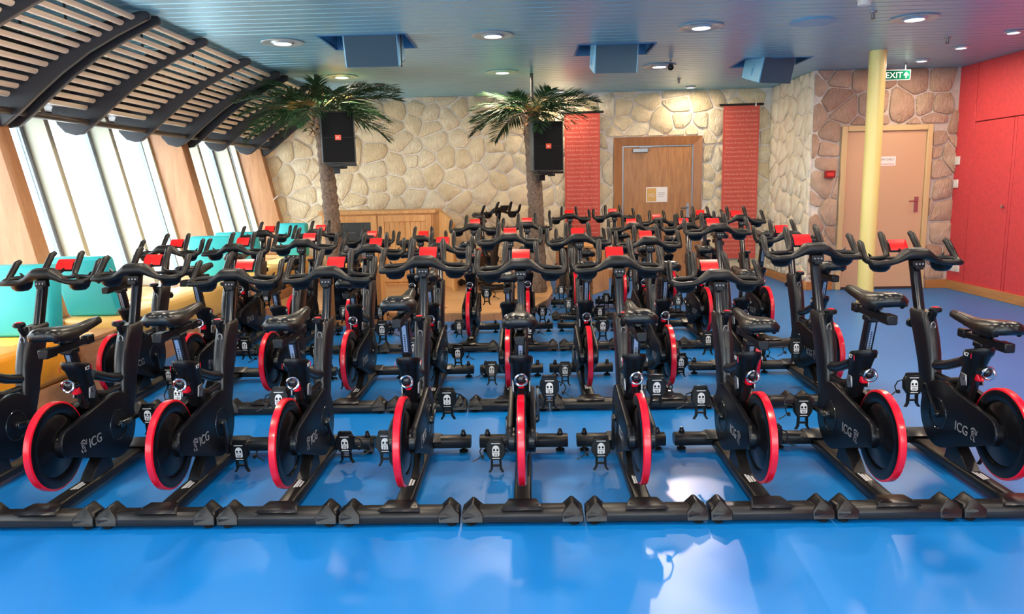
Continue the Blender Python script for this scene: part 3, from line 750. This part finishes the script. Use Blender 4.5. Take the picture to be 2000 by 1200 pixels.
def backrest(yb, lean, x0, x1, lab, zt=1.03):
    m = MB(); th = .17
    b0, b1 = yb-th/2, yb+th/2
    v = [(x0, b0, .515), (x1, b0, .515), (x1, b1, .515), (x0, b1, .515), (x0, b0+lean, zt), (x1, b0+lean, zt), (x1, b1+lean-.03*0, zt), (x0, b1+lean, zt)]
    m.add(v, [(0,3,2,1),(4,5,6,7),(0,1,5,4),(1,2,6,5),(2,3,7,6),(3,0,4,7)])
    tag(m.obj('backrest_cushion', 'teal', bevel=.035, bseg=3), lab, 'cushion', 'turquoise backrests on the daybeds')
backrest(5.30, .06, -3.97, -3.47, 'turquoise backrest standing on the orange mattress')
backrest(6.19, -.17, -3.90, -3.45, 'turquoise backrest leaning toward the camera at the near end of the golden mattress')
backrest(8.52, .06, -3.93, -3.44, 'bright turquoise backrest at the far end of the middle mattress')
backrest(9.46, -.15, -3.93, -3.42, 'turquoise backrest leaning toward the camera past the second side table')
backrest(11.6, .05, -3.93, -3.47, 'farthest turquoise backrest in front of the stone wall')

# ------------------------------------------------------------------ stage with its wooden fittings
sp = [(-3.3, 12.2), (-3.3, 9.1), (-2.9, 8.95), (-1.9, 8.62), (-1.2, 8.46), (-.6, 8.42), (-.2, 8.50), (.05, 8.85), (.22, 9.4), (.30, 10.1), (.30, 12.15)]
st = empty('stage', (-1.5, 10, 0)); tag(st, 'low curved wooden stage between the two palms', 'stage')
MB().prism([(x+1.5, y-10) for x, y in sp], 0, .075, 'z').obj('riser', 'oak', st, smooth=False)
k = 0; yy = 8.40
while yy < 12.2:                                  # boards, cut to the curve
    poly = [(x, y) for x, y in sp]
    poly = clip(clip(poly, (0, yy+.002), (0, -1)), (0, yy+.118), (0, 1))
    if len(poly) > 2: MB().prism([(x*1.004+1.5, y-10) for x, y in poly], .076, .10, 'z').obj('board', 'stagewood', st, bevel=.002)
    yy += .12
cb = empty('cupboard', (-2.25, 11.35, .10)); tag(cb, 'honey oak cabinet with two doors behind the left palm', 'cabinet')
MB().box(-.84, .82, -.22, .62, 0, 1.06).obj('body', 'cabinet', cb, smooth=False)
MB().box(-.88, .86, -.27, .64, 1.06, 1.11).obj('top', 'cabinet', cb, bevel=.006)
for x0, x1, pan in ((-.82, -.02, False), (.0, .80, True)):
    d = MB().box(x0, x0+.09, -.25, -.22, .04, 1.04).box(x1-.09, x1, -.25, -.22, .04, 1.04).box(x0+.09, x1-.09, -.25, -.22, .94, 1.04).box(x0+.09, x1-.09, -.25, -.22, .04, .14).obj('door', 'cabinet', cb, bevel=.004)
    if pan:
        for i in range(8):
            xa = x0+.09+(x1-x0-.18)*i/8; MB().box(xa+.002, xa+(x1-x0-.18)/8-.002, -.235, -.22, .14, .94).obj('door_slat', 'cabinet', d, bevel=.003)
    else:
        MB().box(x0+.09, x1-.09, -.24, -.22, .62, .94).obj('dark_panel', 'greypanel', d, smooth=False)
        MB().box(x0+.09, x1-.09, -.24, -.22, .40, .615).obj('grey_panel', 'greypanel2', d, smooth=False)
        MB().box(x0+.09, x1-.09, -.236, -.22, .14, .395).obj('lower_panel', 'greypanel', d, smooth=False)
        m = MB()
        for i in range(9): m.lathe([(.008, -.242), (.008, -.252)], 8, 'y', (x0+.14+.06*i, 0, .36))
        m.obj('socket_row', 'chrome', d)
        m = MB()
        for i in range(5): m.box((x0+x1)/2-.09+.035*i, (x0+x1)/2-.068+.035*i, -.2415, -.24, .785, .80)
        m.obj('print_marks', 'greypanel2', d, smooth=False)
o = MB(); pts = [(-1.33, 11.16), (-1.25, 11.0), (-1.17, 10.8), (-1.09, 10.55), (-1.04, 10.28)]
o.loft([[(x-.02, y-.02, .10), (x+.02, y+.02, .10), (x+.02, y+.02, 1.20-.16*i/4), (x-.02, y-.02, 1.20-.16*i/4)] for i, (x, y) in enumerate(pts)])
tag(o.obj('curved_screen', 'cabinet', ang=60), 'curved honey oak screen right of the wall cabinet', 'screen')
def blackbox(loc, rz, wd, dp, ht, lab):
    t = empty('subwoofer_cabinet', loc, (0, 0, rz)); tag(t, lab, 'cabinet', 'dark fronted wood cabinets beside the stage')
    MB().box(-wd/2, wd/2, -dp/2+.02, dp/2, .0, ht).obj('body', 'cabinet', t, bevel=.004)
    MB().box(-wd/2-.01, wd/2+.01, -dp/2-.01, dp/2+.01, ht, ht+.03).obj('top', 'cabinet', t, bevel=.004)
    for x0, x1, z0, z1 in ((-wd/2, -wd/2+.05, 0, ht), (wd/2-.05, wd/2, 0, ht), (-wd/2+.05, wd/2-.05, 0, .07)): MB().box(x0, x1, -dp/2, -dp/2+.02, z0, z1).obj('frame_bar', 'framewood', t, bevel=.003)
    MB().box(-wd/2+.05, wd/2-.05, -dp/2+.006, -dp/2+.02, .07, ht).obj('glass_front', 'darkglass', t, smooth=False)
blackbox((-1.97, 8.41, 0), 0, .58, .28, .66, 'wooden cabinet with black glass front at the left foot of the stage')
blackbox((.76, 10.75, 0), R(-28), .56, .62, .66, 'wooden cabinet with black glass front right of the stage')

# ------------------------------------------------------------------ palms
def frond_mesh(seed, L=1.15, dry=False):
    r = random.Random(seed); m = MB(); N = 16; P = []
    for i in range(N+1):
        t = i/N; P.append(Vector((L*(t-.12*t*t), .03*math.sin(3*t), L*(.26*t-.42*t*t))))
    m.tube(P, [.012*(1-.85*i/N) for i in range(N+1)], 5)
    nl = 34
    for i in range(nl):
        t = .16+.83*i/(nl-1); f = t*N; k = min(N-1, int(f)); p = P[k].lerp(P[k+1], f-k)
        ll = L*.36*(math.sin(math.pi*min(1, t*.72+.22))**.7)*r.uniform(.85, 1.1)
        for s in (-1, 1):
            d = Vector((.62+.35*t+r.uniform(-.06, .06), s*(.72-.25*t), .20-.38*r.random()-.15*t)).normalized()
            q = d.cross(Vector((0, 0, 1))).normalized()*.011
            e = p+d*ll+Vector((0, 0, -.10*ll)); mid = p+d*ll*.5
            m.add([p-q*.6, p+q*.6, mid+q, e, mid-q, mid+Vector((0, 0, .006))], [(0, 1, 2, 5), (0, 5, 4), (4, 5, 3), (5, 2, 3)])
    return m.mesh('frond', 'leafdry' if dry else 'leaf', smooth=False)
FR = [frond_mesh(s) for s in (1, 2, 3, 4)]; FD = [frond_mesh(s, .8, True) for s in (8, 9)]
def palm(loc, path, zc, lab, seed, spread=1.0, n=30):
    r = random.Random(seed); t = empty('palm_tree', loc); tag(t, lab, 'palm tree', 'palms beside the stage')
    rings = []; nn = 46
    for i in range(nn+1):
        f = i/nn; z = f*zc
        x = sum(c*f**(j+1) for j, c in enumerate(path)); rad = .108-.022*f+(.010 if i % 2 else 0)+(.03*max(0, f-.9)/.1)
        rings.append([(x+rad*math.cos(a)*(1+.06*r.uniform(-1, 1)), rad*math.sin(a)*(1+.06*r.uniform(-1, 1)), z) for a in [2*math.pi*k/14 for k in range(14)]])
    MB().loft(rings).obj('trunk', 'bark', t)
    xc = sum(path)
    m = MB()
    for i in range(70):
        a = r.uniform(0, 6.28); z = zc-.02-r.uniform(0, .36); q = .095
        p = Vector((xc+q*math.cos(a), q*math.sin(a), z)); d = Vector((math.cos(a)*r.uniform(.4, 1), math.sin(a)*r.uniform(.4, 1), r.uniform(-.7, .8))).normalized()*r.uniform(.05, .13)
        s = Vector((-math.sin(a), math.cos(a), 0))*.022
        m.add([p-s, p+s, p+d], [(0, 1, 2)])
    tag(m.obj('fibre_skirt', 'fibre', t, smooth=False), kind='stuff')
    for i in range(n):
        a = 2*math.pi*i/n*1.0+r.uniform(-.15, .15); el = [R(28), R(14), R(2), R(-9)][i % 4]+r.uniform(-.08, .08)
        dry = i % 9 == 4
        me = FD[i % 2] if dry else FR[i % 4]
        o = link('frond', me, t, (xc+.05*math.cos(a), .05*math.sin(a), zc-.03+.02*(i % 4 == 0)), (r.uniform(-.3, .3), -el, a))
        s = spread*r.uniform(.82, 1.02)*(.8 if i % 4 == 0 else 1); o.scale = (s, s, s)
    return t
palm((-2.56, 9.70, .10), [.02, -.06, -.05], 2.46, 'taller left palm with speaker on its trunk, below a ceiling lamp', 4)
palm((.11, 10.05, .10), [-.02, -.05, -.01], 2.40, 'right palm with speaker on its trunk, beside the red banner', 12, .80)
for k, (x, y, lab) in enumerate(((-2.66, 9.72, 'dark maroon spotlight hanging above the left palm crown'),)):
    t = empty('hanging_spotlight', (x, y, CZ)); tag(t, lab, 'spotlight')
    MB().tube([(0, 0, 0), (0, 0, -.12)], .03, 10).obj('stem', 'canopy', t)
    MB().lathe([(.03, -.10), (.075, -.13), (.085, -.22), (.07, -.26), (.01, -.265)], 16, 'z').obj('lamp_housing', 'maroon', t)
def added_spot(loc, aim, watt, size, lab):  # added lamp that lights the pale floor patch, whose source is unknown
    d = (Vector(aim)-Vector(loc)).normalized(); q = d.to_track_quat('-Z', 'Y').to_euler()
    t = empty('added_spotlight', loc); tag(t, lab, 'spotlight')
    MB().lathe([(.012, .06), (.028, .055), (.032, .0), (.036, -.045), (.030, -.045), (.026, .015), (.001, .02)], 16, 'z').obj('lamp_housing', 'canopy', t, (0, 0, 0), q)
    MB().tube([(0, 0, .06), (0, 0, CZ-loc[2])], .010, 8).obj('stem', 'canopy', t)
    L = bpy.data.lights.new('beam', 'SPOT'); L.energy = watt; L.spot_size = R(size); L.spot_blend = .12; L.shadow_soft_size = .02; L.color = (1, .80, .78)
    link('beam', L, t, tuple(d*.08), q)
added_spot((1.72, 9.30, 2.90), (.70, 2.72, 0), 330, 7.6, 'added small black ceiling spotlight for the floor patch, right of the middle speaker box')
t = MB().tube([(0, 0, 0), (0, 0, -.34)], .022, 10).obj('ceiling_pipe', 'greypanel', None, (.06, 10.06, CZ)); tag(t, 'short dark pipe from the ceiling into the right palm crown', 'pipe')
JBL = textmesh('lettering', 'JBL', .030, 'white', .0005, 'CENTER')
def speaker(loc, rz, lab):
    t = empty('loudspeaker', loc, (0, 0, rz)); tag(t, lab, 'speaker', 'black speakers mounted on the palm trunks')
    m = MB().prism([(-.205, -.14), (.205, -.14), (.205, .02), (.12, .16), (-.12, .16), (-.205, .02)], -.31, .31, 'z'); m.obj('cabinet', 'spkside', t, bevel=.008)
    MB().box(-.190, .190, -.152, -.139, -.298, .300).obj('grille', 'spk', t, bevel=.004)
    MB().box(-.190, .190, -.153, -.1515, .0005, .0025).obj('grille_seam', 'greypanel', t, smooth=False)
    bd = MB().box(-.036, .036, -.156, -.151, -.032, .030).obj('badge', 'amber', t, bevel=.002); link('lettering', JBL, bd, (0, -.1565, -.012), (R(90), 0, 0))
    MB().box(-.15, .205, -.13, -.09, -.345, -.315).box(-.10, .06, -.12, .12, -.36, -.335).box(-.08, .0, .0, .10, -.43, -.34).tube([(.0, -.11, -.365), (.09, -.13, -.362)], .016, 8).obj('mounting_bracket', 'plastic', t, bevel=.003)
    MB().tube([(-.205, .0, .25), (-.215, .0, .25)], .012, 8).tube([(.205, -.06, .0), (.215, -.06, .0)], .012, 8).obj('rigging_bolts', 'silver', t)
speaker((-2.355, 9.44, 2.16), R(13), 'black speaker with orange badge hung on the left palm trunk')
speaker((.215, 9.80, 2.02), R(17), 'black speaker with orange badge hung on the right palm trunk')

# ------------------------------------------------------------------ back wall: wooden door, banners
door = empty('door_1', on_back(2.075, 0), (0, 0, TH)); struct(door)
W2 = .70
for x0, x1, z0, z1, nm in ((-W2, -W2+.135, 0, 2.26, 'frame_side'), (W2-.135, W2, 0, 2.26, 'frame_side')):
    MB().prism([(x0, -.06), (x1, -.035), (x1, .0), (x0, 0)] if x0 < 0 else [(x0, -.035), (x1, -.06), (x1, 0), (x0, 0)], z0, z1, 'z').obj(nm, 'framewood', door, smooth=False)
MB().add([(-W2, -.06, 2.26), (W2, -.06, 2.26), (W2-.135, -.035, 2.125), (-W2+.135, -.035, 2.125), (-W2, 0, 2.26), (W2, 0, 2.26), (W2-.135, 0, 2.125), (-W2+.135, 0, 2.125)],
         [(3, 2, 1, 0), (4, 5, 6, 7), (0, 1, 5, 4), (2, 3, 7, 6), (1, 2, 6, 5), (3, 0, 4, 7)]).obj('frame_head', 'framewood', door, smooth=False)
a = W2-.135
MB().box(-a, -a+.022, -.03, .0, 0, 2.125).box(a-.022, a, -.03, .0, 0, 2.125).box(-a+.022, a-.022, -.03, 0, 2.103, 2.125).obj('steel_edge', 'silver', door, bevel=.003)
leaf = MB().box(-a+.024, a-.024, -.02, 0, .01, 2.10).obj('leaf', 'doorwood', door, smooth=False)
MB().box(-.40, -.16, -.07, -.02, 2.02, 2.08).box(-.30, -.08, -.055, -.04, 2.09, 2.115).obj('door_closer', 'silver', leaf, bevel=.004)
m = MB().box(a-.10, a-.055, -.028, -.02, .92, 1.20); m.tube([(a-.078, -.02, 1.13), (a-.078, -.075, 1.13), (a-.20, -.078, 1.125)], .011, 8); m.obj('handle', 'silver', leaf, bevel=0)
MB().lathe([(.013, -.02), (.013, -.032)], 12, 'y', (a-.078, 0, .985)).obj('lock', 'silver', leaf)
sg = MB().box(-.18, .16, -.026, -.02, 1.225, 1.465).obj('door_sign', 'paper', door, bevel=.001)
MB().box(-.165, -.018, -.0268, -.026, 1.24, 1.45).obj('colour_field', 'ochre', sg, smooth=False)
m = MB()
for k in range(3): m.box(.01, .12-.02*(k == 2), -.0268, -.026, 1.37-.028*k, 1.376-.028*k)
m.obj('text_lines', 'ink', sg, smooth=False)
m = MB()
for cx, rr_ in ((-.075, .030), (-.075, .018)): m.tube([(cx+rr_*math.cos(q), -.0272, 1.335+rr_*math.sin(q)) for q in [2*math.pi*k/14 for k in range(15)]], .002, 4)
m.tube([(-.15, -.0272, 1.37), (-.11, -.0272, 1.32)], .002, 4); m.tube([(-.15, -.0272, 1.30), (-.11, -.0272, 1.36)], .002, 4); m.obj('emblem', 'paper', sg, smooth=False)

WORDS = ['Konzentration Energie Ruhe', 'K\u00f6rper Geist Seele St\u00e4rke', 'Einheit K\u00f6rper Harmonie', 'Harmonie Einheit Gef\u00fchl', 'Willenskraft Gleichgewicht', 'Geist Vertrauen Wohlsein', 'und Konzentration Energie', 'Einheit K\u00f6rper Geist und', 'Gleichgewicht Seele Einheit', 'Vertrauen Harmonie Ruhe']
TXB = textmesh('lettering', '\n'.join(WORDS[i % len(WORDS)] for i in range(33)), .0432, 'bannertext', 0, 'FLUSH', 1, .505, 1.60)
def banner(X, zt, zb, wd, lab, folds):
    t = empty('banner', on_back(X, zt, .10), (0, 0, TH)); tag(t, lab, 'banner', 'terracotta word banners')
    m = MB(); nx, nz = 24, 6; g = []
    for j in range(nz+1):
        for i in range(nx+1):
            u = i/nx; v = j/nz; g.append(((u-.5)*wd, folds*math.sin(u*17+.6*v)*min(1, v*2)-.004, -v*(zt-zb)))
    m.add(g, [(j*(nx+1)+i, (j+1)*(nx+1)+i, (j+1)*(nx+1)+i+1, j*(nx+1)+i+1) for j in range(nz) for i in range(nx)])
    cl = m.obj('cloth', 'banner', t)
    tx = link('lettering', TXB, cl, (-.25, -folds-.007, -.115), (R(90), 0, 0))
    MB().tube([(-wd/2-.06, 0, 0), (wd/2+.06, 0, 0)], .018, 10).obj('hanging_rod', 'black', t)
    MB().box(-wd/2+.04, -wd/2+.05, 0, .07, -.005, .005).box(wd/2-.05, wd/2-.04, 0, .07, -.005, .005).obj('rod_bracket', 'black', t)
banner(.868, 2.66, .30, .56, 'red word banner hanging between the right palm and the wooden door', .008)
banner(3.36, 2.715, .30, .56, 'red word banner hanging right of the wooden door', .002)
o = MB().tube([on_back(3.575, 2.70, .135), on_back(3.585, 2.76, .12), on_back(3.56, 2.90, .05), on_back(3.55, 2.965, .02)], .006, 6).ell(on_back(3.572, 2.70, .135), .014, .014, .028, 8, 5).obj('white_cord', 'offwhite')
tag(o, 'thin pale cord from the ceiling to the right banner rod', 'cord')

# ------------------------------------------------------------------ alcove: beige door, column, exit sign, switches
d = empty('door_2', (4.86, 10.47, 0)); struct(d)
MB().box(-.61, -.535, -.05, 0, 0, 2.235).obj('frame_side', 'beigeframe', d, bevel=.006); MB().box(.535, .605, -.05, 0, 0, 2.235).obj('frame_side', 'beigeframe', d, bevel=.006)
MB().box(-.535, .535, -.05, 0, 2.16, 2.235).obj('frame_head', 'beigeframe', d, bevel=.006)
lf = MB().box(-.53, .53, -.02, 0, .008, 2.155).obj('leaf', 'beige', d, bevel=.003)
MB().box(-.53, .53, -.022, -.02, .0, .035).obj('kick_strip', 'soffit', lf, smooth=False)
m = MB().box(.415, .47, -.03, -.02, 1.06, 1.27); m.tube([(.44, -.02, 1.215), (.44, -.075, 1.215), (.32, -.08, 1.21)], .011, 8); m.obj('handle', 'chrome', lf)
sg = MB().box(-.14, .135, -.024, -.02, 1.695, 1.82).obj('door_sign', 'paper', d, smooth=False)
link('lettering', textmesh('lettering', 'CREW ONLY', .042, 'ink', .0004, 'RIGHT'), sg, (.115, -.0246, 1.765), (R(90), 0, 0))
MB().box(-.11, .115, -.0246, -.024, 1.715, 1.722).obj('red_line', 'redink', sg, smooth=False)
o = MB().lathe([(.10, 0), (.10, .02), (.093, .025), (.093, CZ)], 28, 'z').obj('column', 'yellow', None, (4.03, 9.0, 0)); tag(o, 'slim pale yellow column in front of the beige door', 'column')
o = empty('exit_sign', (4.60, 9.92, 2.815)); tag(o, 'green exit sign with white arrow hung behind the yellow column', 'sign')
MB().box(-.255, .255, -.02, .02, -.062, .062).obj('panel', 'exitwhite', o, bevel=.004)
MB().box(-.247, .247, -.0225, -.02, -.055, .055).obj('green_face', 'green', o, smooth=False)
link('lettering', textmesh('lettering', 'EXIT', .105, 'exitwhite', .0005, 'RIGHT'), o, (.155, -.0235, -.038), (R(90), 0, 0))
link('lettering', textmesh('lettering', 'EMERGENCY', .030, 'exitwhite', .0005), o, (-.238, -.0235, -.012), (R(90), 0, 0))
MB().prism([(.190, -.038), (.206, -.038), (.206, .005), (.226, -.014), (.226, .006), (.198, .036), (.170, .006), (.170, -.014), (.190, .005)], -.024, -.0228, 'y').obj('arrow', 'exitwhite', o, smooth=False)
MB().box(-.20, -.19, -.005, .005, .06, .155).box(.19, .20, -.005, .005, .06, .155).obj('hanger', 'silver', o, smooth=False)
o = empty('fire_alarm', (4.105, 10.44, 1.595)); tag(o, 'small dark red fire alarm box on the tan stone', 'alarm')
MB().box(-.068, .068, -.045, .0, -.05, .05).obj('body', 'alarm', o, bevel=.006); MB().box(-.045, .045, -.048, -.045, -.025, .025).obj('glass', 'redink', o, smooth=False)
def plate(n, y, z, w_, h, lab, cat, knob=False):
    o = empty(n, (5.80, y, z), (0, 0, -math.pi/2)); tag(o, lab, cat)
    MB().box(-w_/2, w_/2, -.018, 0, -h/2, h/2).obj('plate', 'offwhite', o, bevel=.004); MB().box(-w_/4, w_/4, -.024, -.018, -h/4, h/4).obj('rocker' if not knob else 'dial', 'offwhite', o, bevel=.003)
plate('thermostat', 10.40, 1.742, .13, .11, 'white thermostat, uppermost fitting on the red wall', 'thermostat', True)
plate('light_switch', 10.39, 1.434, .10, .11, 'white light switch below the thermostat on the red wall', 'switch')
for k in range(3): plate('power_socket', 10.43-.11*k, .295, .09, .09, ['low white socket on the red wall nearest the corner', 'middle one of three low white sockets on the red wall', 'low white socket on the red wall farthest from the corner'][k], 'socket')

# ------------------------------------------------------------------ ceiling fittings
def downlight(x, y, big, lab, group):
    t = empty('ceiling_light', (x, y, CZ)); tag(t, lab, 'ceiling light', group)
    R0, R1 = (.205, .085) if big else (.085, .058)
    MB().lathe([(R0-.02, .004), (R0, -.002), (R0+.004, -.010), (R0-.012, -.016), (R0-.03, -.010), (R1+.03, -.006), (R1+.012, -.022), (R1, -.022), (R1, .0)], 32, 'z', caps=False).obj('trim_ring', 'trim', t)
    MB().lathe([(R1, -.010), (R1*.6, -.013), (.001, -.014)], 20, 'z', caps=False).obj('diffuser', 'lamp', t)
    L = bpy.data.lights.new('bulb', 'AREA'); L.shape = 'DISK'; L.size = R1*2; L.energy = LAMP_W if big else LAMP_W*.45; L.color = (1, .80, .58)
    link('bulb', L, t, (0, 0, -.03))
GL = 'round ceiling downlights'
for x, y, lab in ((-2.39, 7.59, 'large round downlight left of the left ceiling speaker'), (-.32, 7.51, 'large round downlight between the left and middle ceiling speakers, near one'), (1.645, 7.37, 'large round downlight right of the middle ceiling speaker, near one'),
    (3.56, 7.25, 'large round downlight nearest the red wall'), (-.31, 9.85, 'round downlight between the two palm crowns'), (1.65, 9.68, 'round downlight behind the middle ceiling speaker'), (-2.38, 9.9, 'round downlight above the left palm crown'),
    (.51, 11.95, 'round downlight above the right palm beside the back wall'), (2.49, 11.80, 'round downlight above the wooden door')):
    downlight(x, y, True if y < 11 else False, lab, GL)
for x, y, lab in ((4.94, 8.02, 'small downlight nearest the camera beside the red wall'), (4.89, 8.86, 'middle small downlight beside the red wall'), (4.91, 9.75, 'farthest small downlight, right of the exit sign')):
    downlight(x, y, False, lab, 'small downlights beside the red wall')
for x, cn in ((-2.38, 'nearest the slanted windows'), (-.32, 'left of the middle'), (1.65, 'right of the middle'), (3.56, 'nearest the red wall')):
    for y, rn in ((5.0, 'above the second bike row'), (2.5, 'above the open floor'), (0, 'above the photographer'), (-2.4, 'before the added rear glazing')): downlight(x, y, True, 'round ceiling downlight %s, %s' % (rn, cn), 'downlights outside the view')
o = MB().lathe([(.20, .003), (.205, -.006), (.19, -.013), (.15, -.010), (.001, -.012)], 32, 'z', caps=False).obj('ceiling_hatch', 'spkblue', None, (2.65, 7.29, CZ)); tag(o, 'round blue cover plate flush in the ceiling left of the right large downlight', 'cover plate')
o = empty('smoke_detector', (2.755, 6.45, CZ)); tag(o, 'white ribbed smoke detector at the top edge of the ceiling', 'smoke detector')
MB().lathe([(.055, 0), (.058, -.012), (.05, -.018)], 20, 'z').obj('base', 'offwhite', o)
m = MB().lathe([(.045, -.018), (.046, -.05), (.03, -.058), (.001, -.06)], 20, 'z', caps=False)
for k in range(12):
    a = 2*math.pi*k/12; m.box(.043, .050, -.003, .003, -.052, -.020, 0, Matrix.Rotation(a, 4, 'Z'))
m.obj('chamber', 'offwhite', o)
o = MB().lathe([(.075, 0), (.075, -.012), (.055, -.022), (.001, -.024)], 24, 'z', caps=False).obj('ceiling_detector', 'canopy', None, (-2.05, 10.7, CZ)); tag(o, 'flat dark disc on the ceiling right of the left palm crown', 'detector')
for x, y, lab in ((4.416, 8.27, 'sprinkler head on the ceiling nearest the red wall'), (2.137, 10.92, 'sprinkler head on the ceiling above the wooden door'), (-1.88, 11.2, 'sprinkler head on the ceiling right of the left palm'), (3.05, 6.95, 'sprinkler head on the ceiling left of the largest right downlight')):
    o = empty('sprinkler', (x, y, CZ)); tag(o, lab, 'sprinkler', 'sprinkler heads on the ceiling')
    MB().lathe([(.032, 0), (.03, -.008), (.010, -.012), (.010, -.05), (.004, -.055)], 12, 'z').obj('stem', 'silver', o)
    MB().lathe([(.022, -.060), (.024, -.063), (.004, -.066)], 12, 'z').tube([(-.012, 0, -.02), (-.016, 0, -.045), (0, 0, -.062), (.016, 0, -.045), (.012, 0, -.02)], .003, 5).obj('deflector', 'silver', o)
for (ox0, ox1, oy0, oy1), yaw, lab in zip(OPEN, (0, 3, 20), ('left blue speaker box tilted out of the ceiling opening', 'middle blue speaker box tilted out of the ceiling opening', 'right blue speaker box turned out of the ceiling opening')):
    t = empty('ceiling_speaker', ((ox0+ox1)/2+(.075 if yaw == 0 else -.01 if yaw == 3 else -.03), oy0+.19, CZ-.02), (R(17), 0, R(yaw))); tag(t, lab, 'ceiling speaker', 'blue speaker boxes in the ceiling')
    hw = .262 if yaw == 0 else .232
    MB().box(-hw, hw, -.16, .20, -.225, .16).obj('cabinet', 'spkblue', t, bevel=.006)
    MB().box(-hw+.014, hw-.014, -.170, -.158, -.222, .15).obj('grille', 'grille', t, bevel=.003)
    MB().lathe([(.018, -hw-.012), (.022, -hw-.004), (.022, -hw)], 12, 'x', (0, .0, -.06)).tube([(-hw-.008, -.0, -.06), (-hw-.010, .01, -.16)], .006, 6).obj('side_knob', 'spkblue', t)
o = empty('hanging_bracket', (-1.22, 7.55, CZ)); tag(o, 'dark metal hook rail hanging right of the left ceiling speaker', 'bracket')
MB().box(-.008, .008, -.015, .015, -.27, .05).obj('rail', 'greypanel', o, bevel=.002); MB().tube([(0, 0, -.22), (.03, -.02, -.22), (.035, -.02, -.20)], .005, 6).obj('hook', 'silver', o)
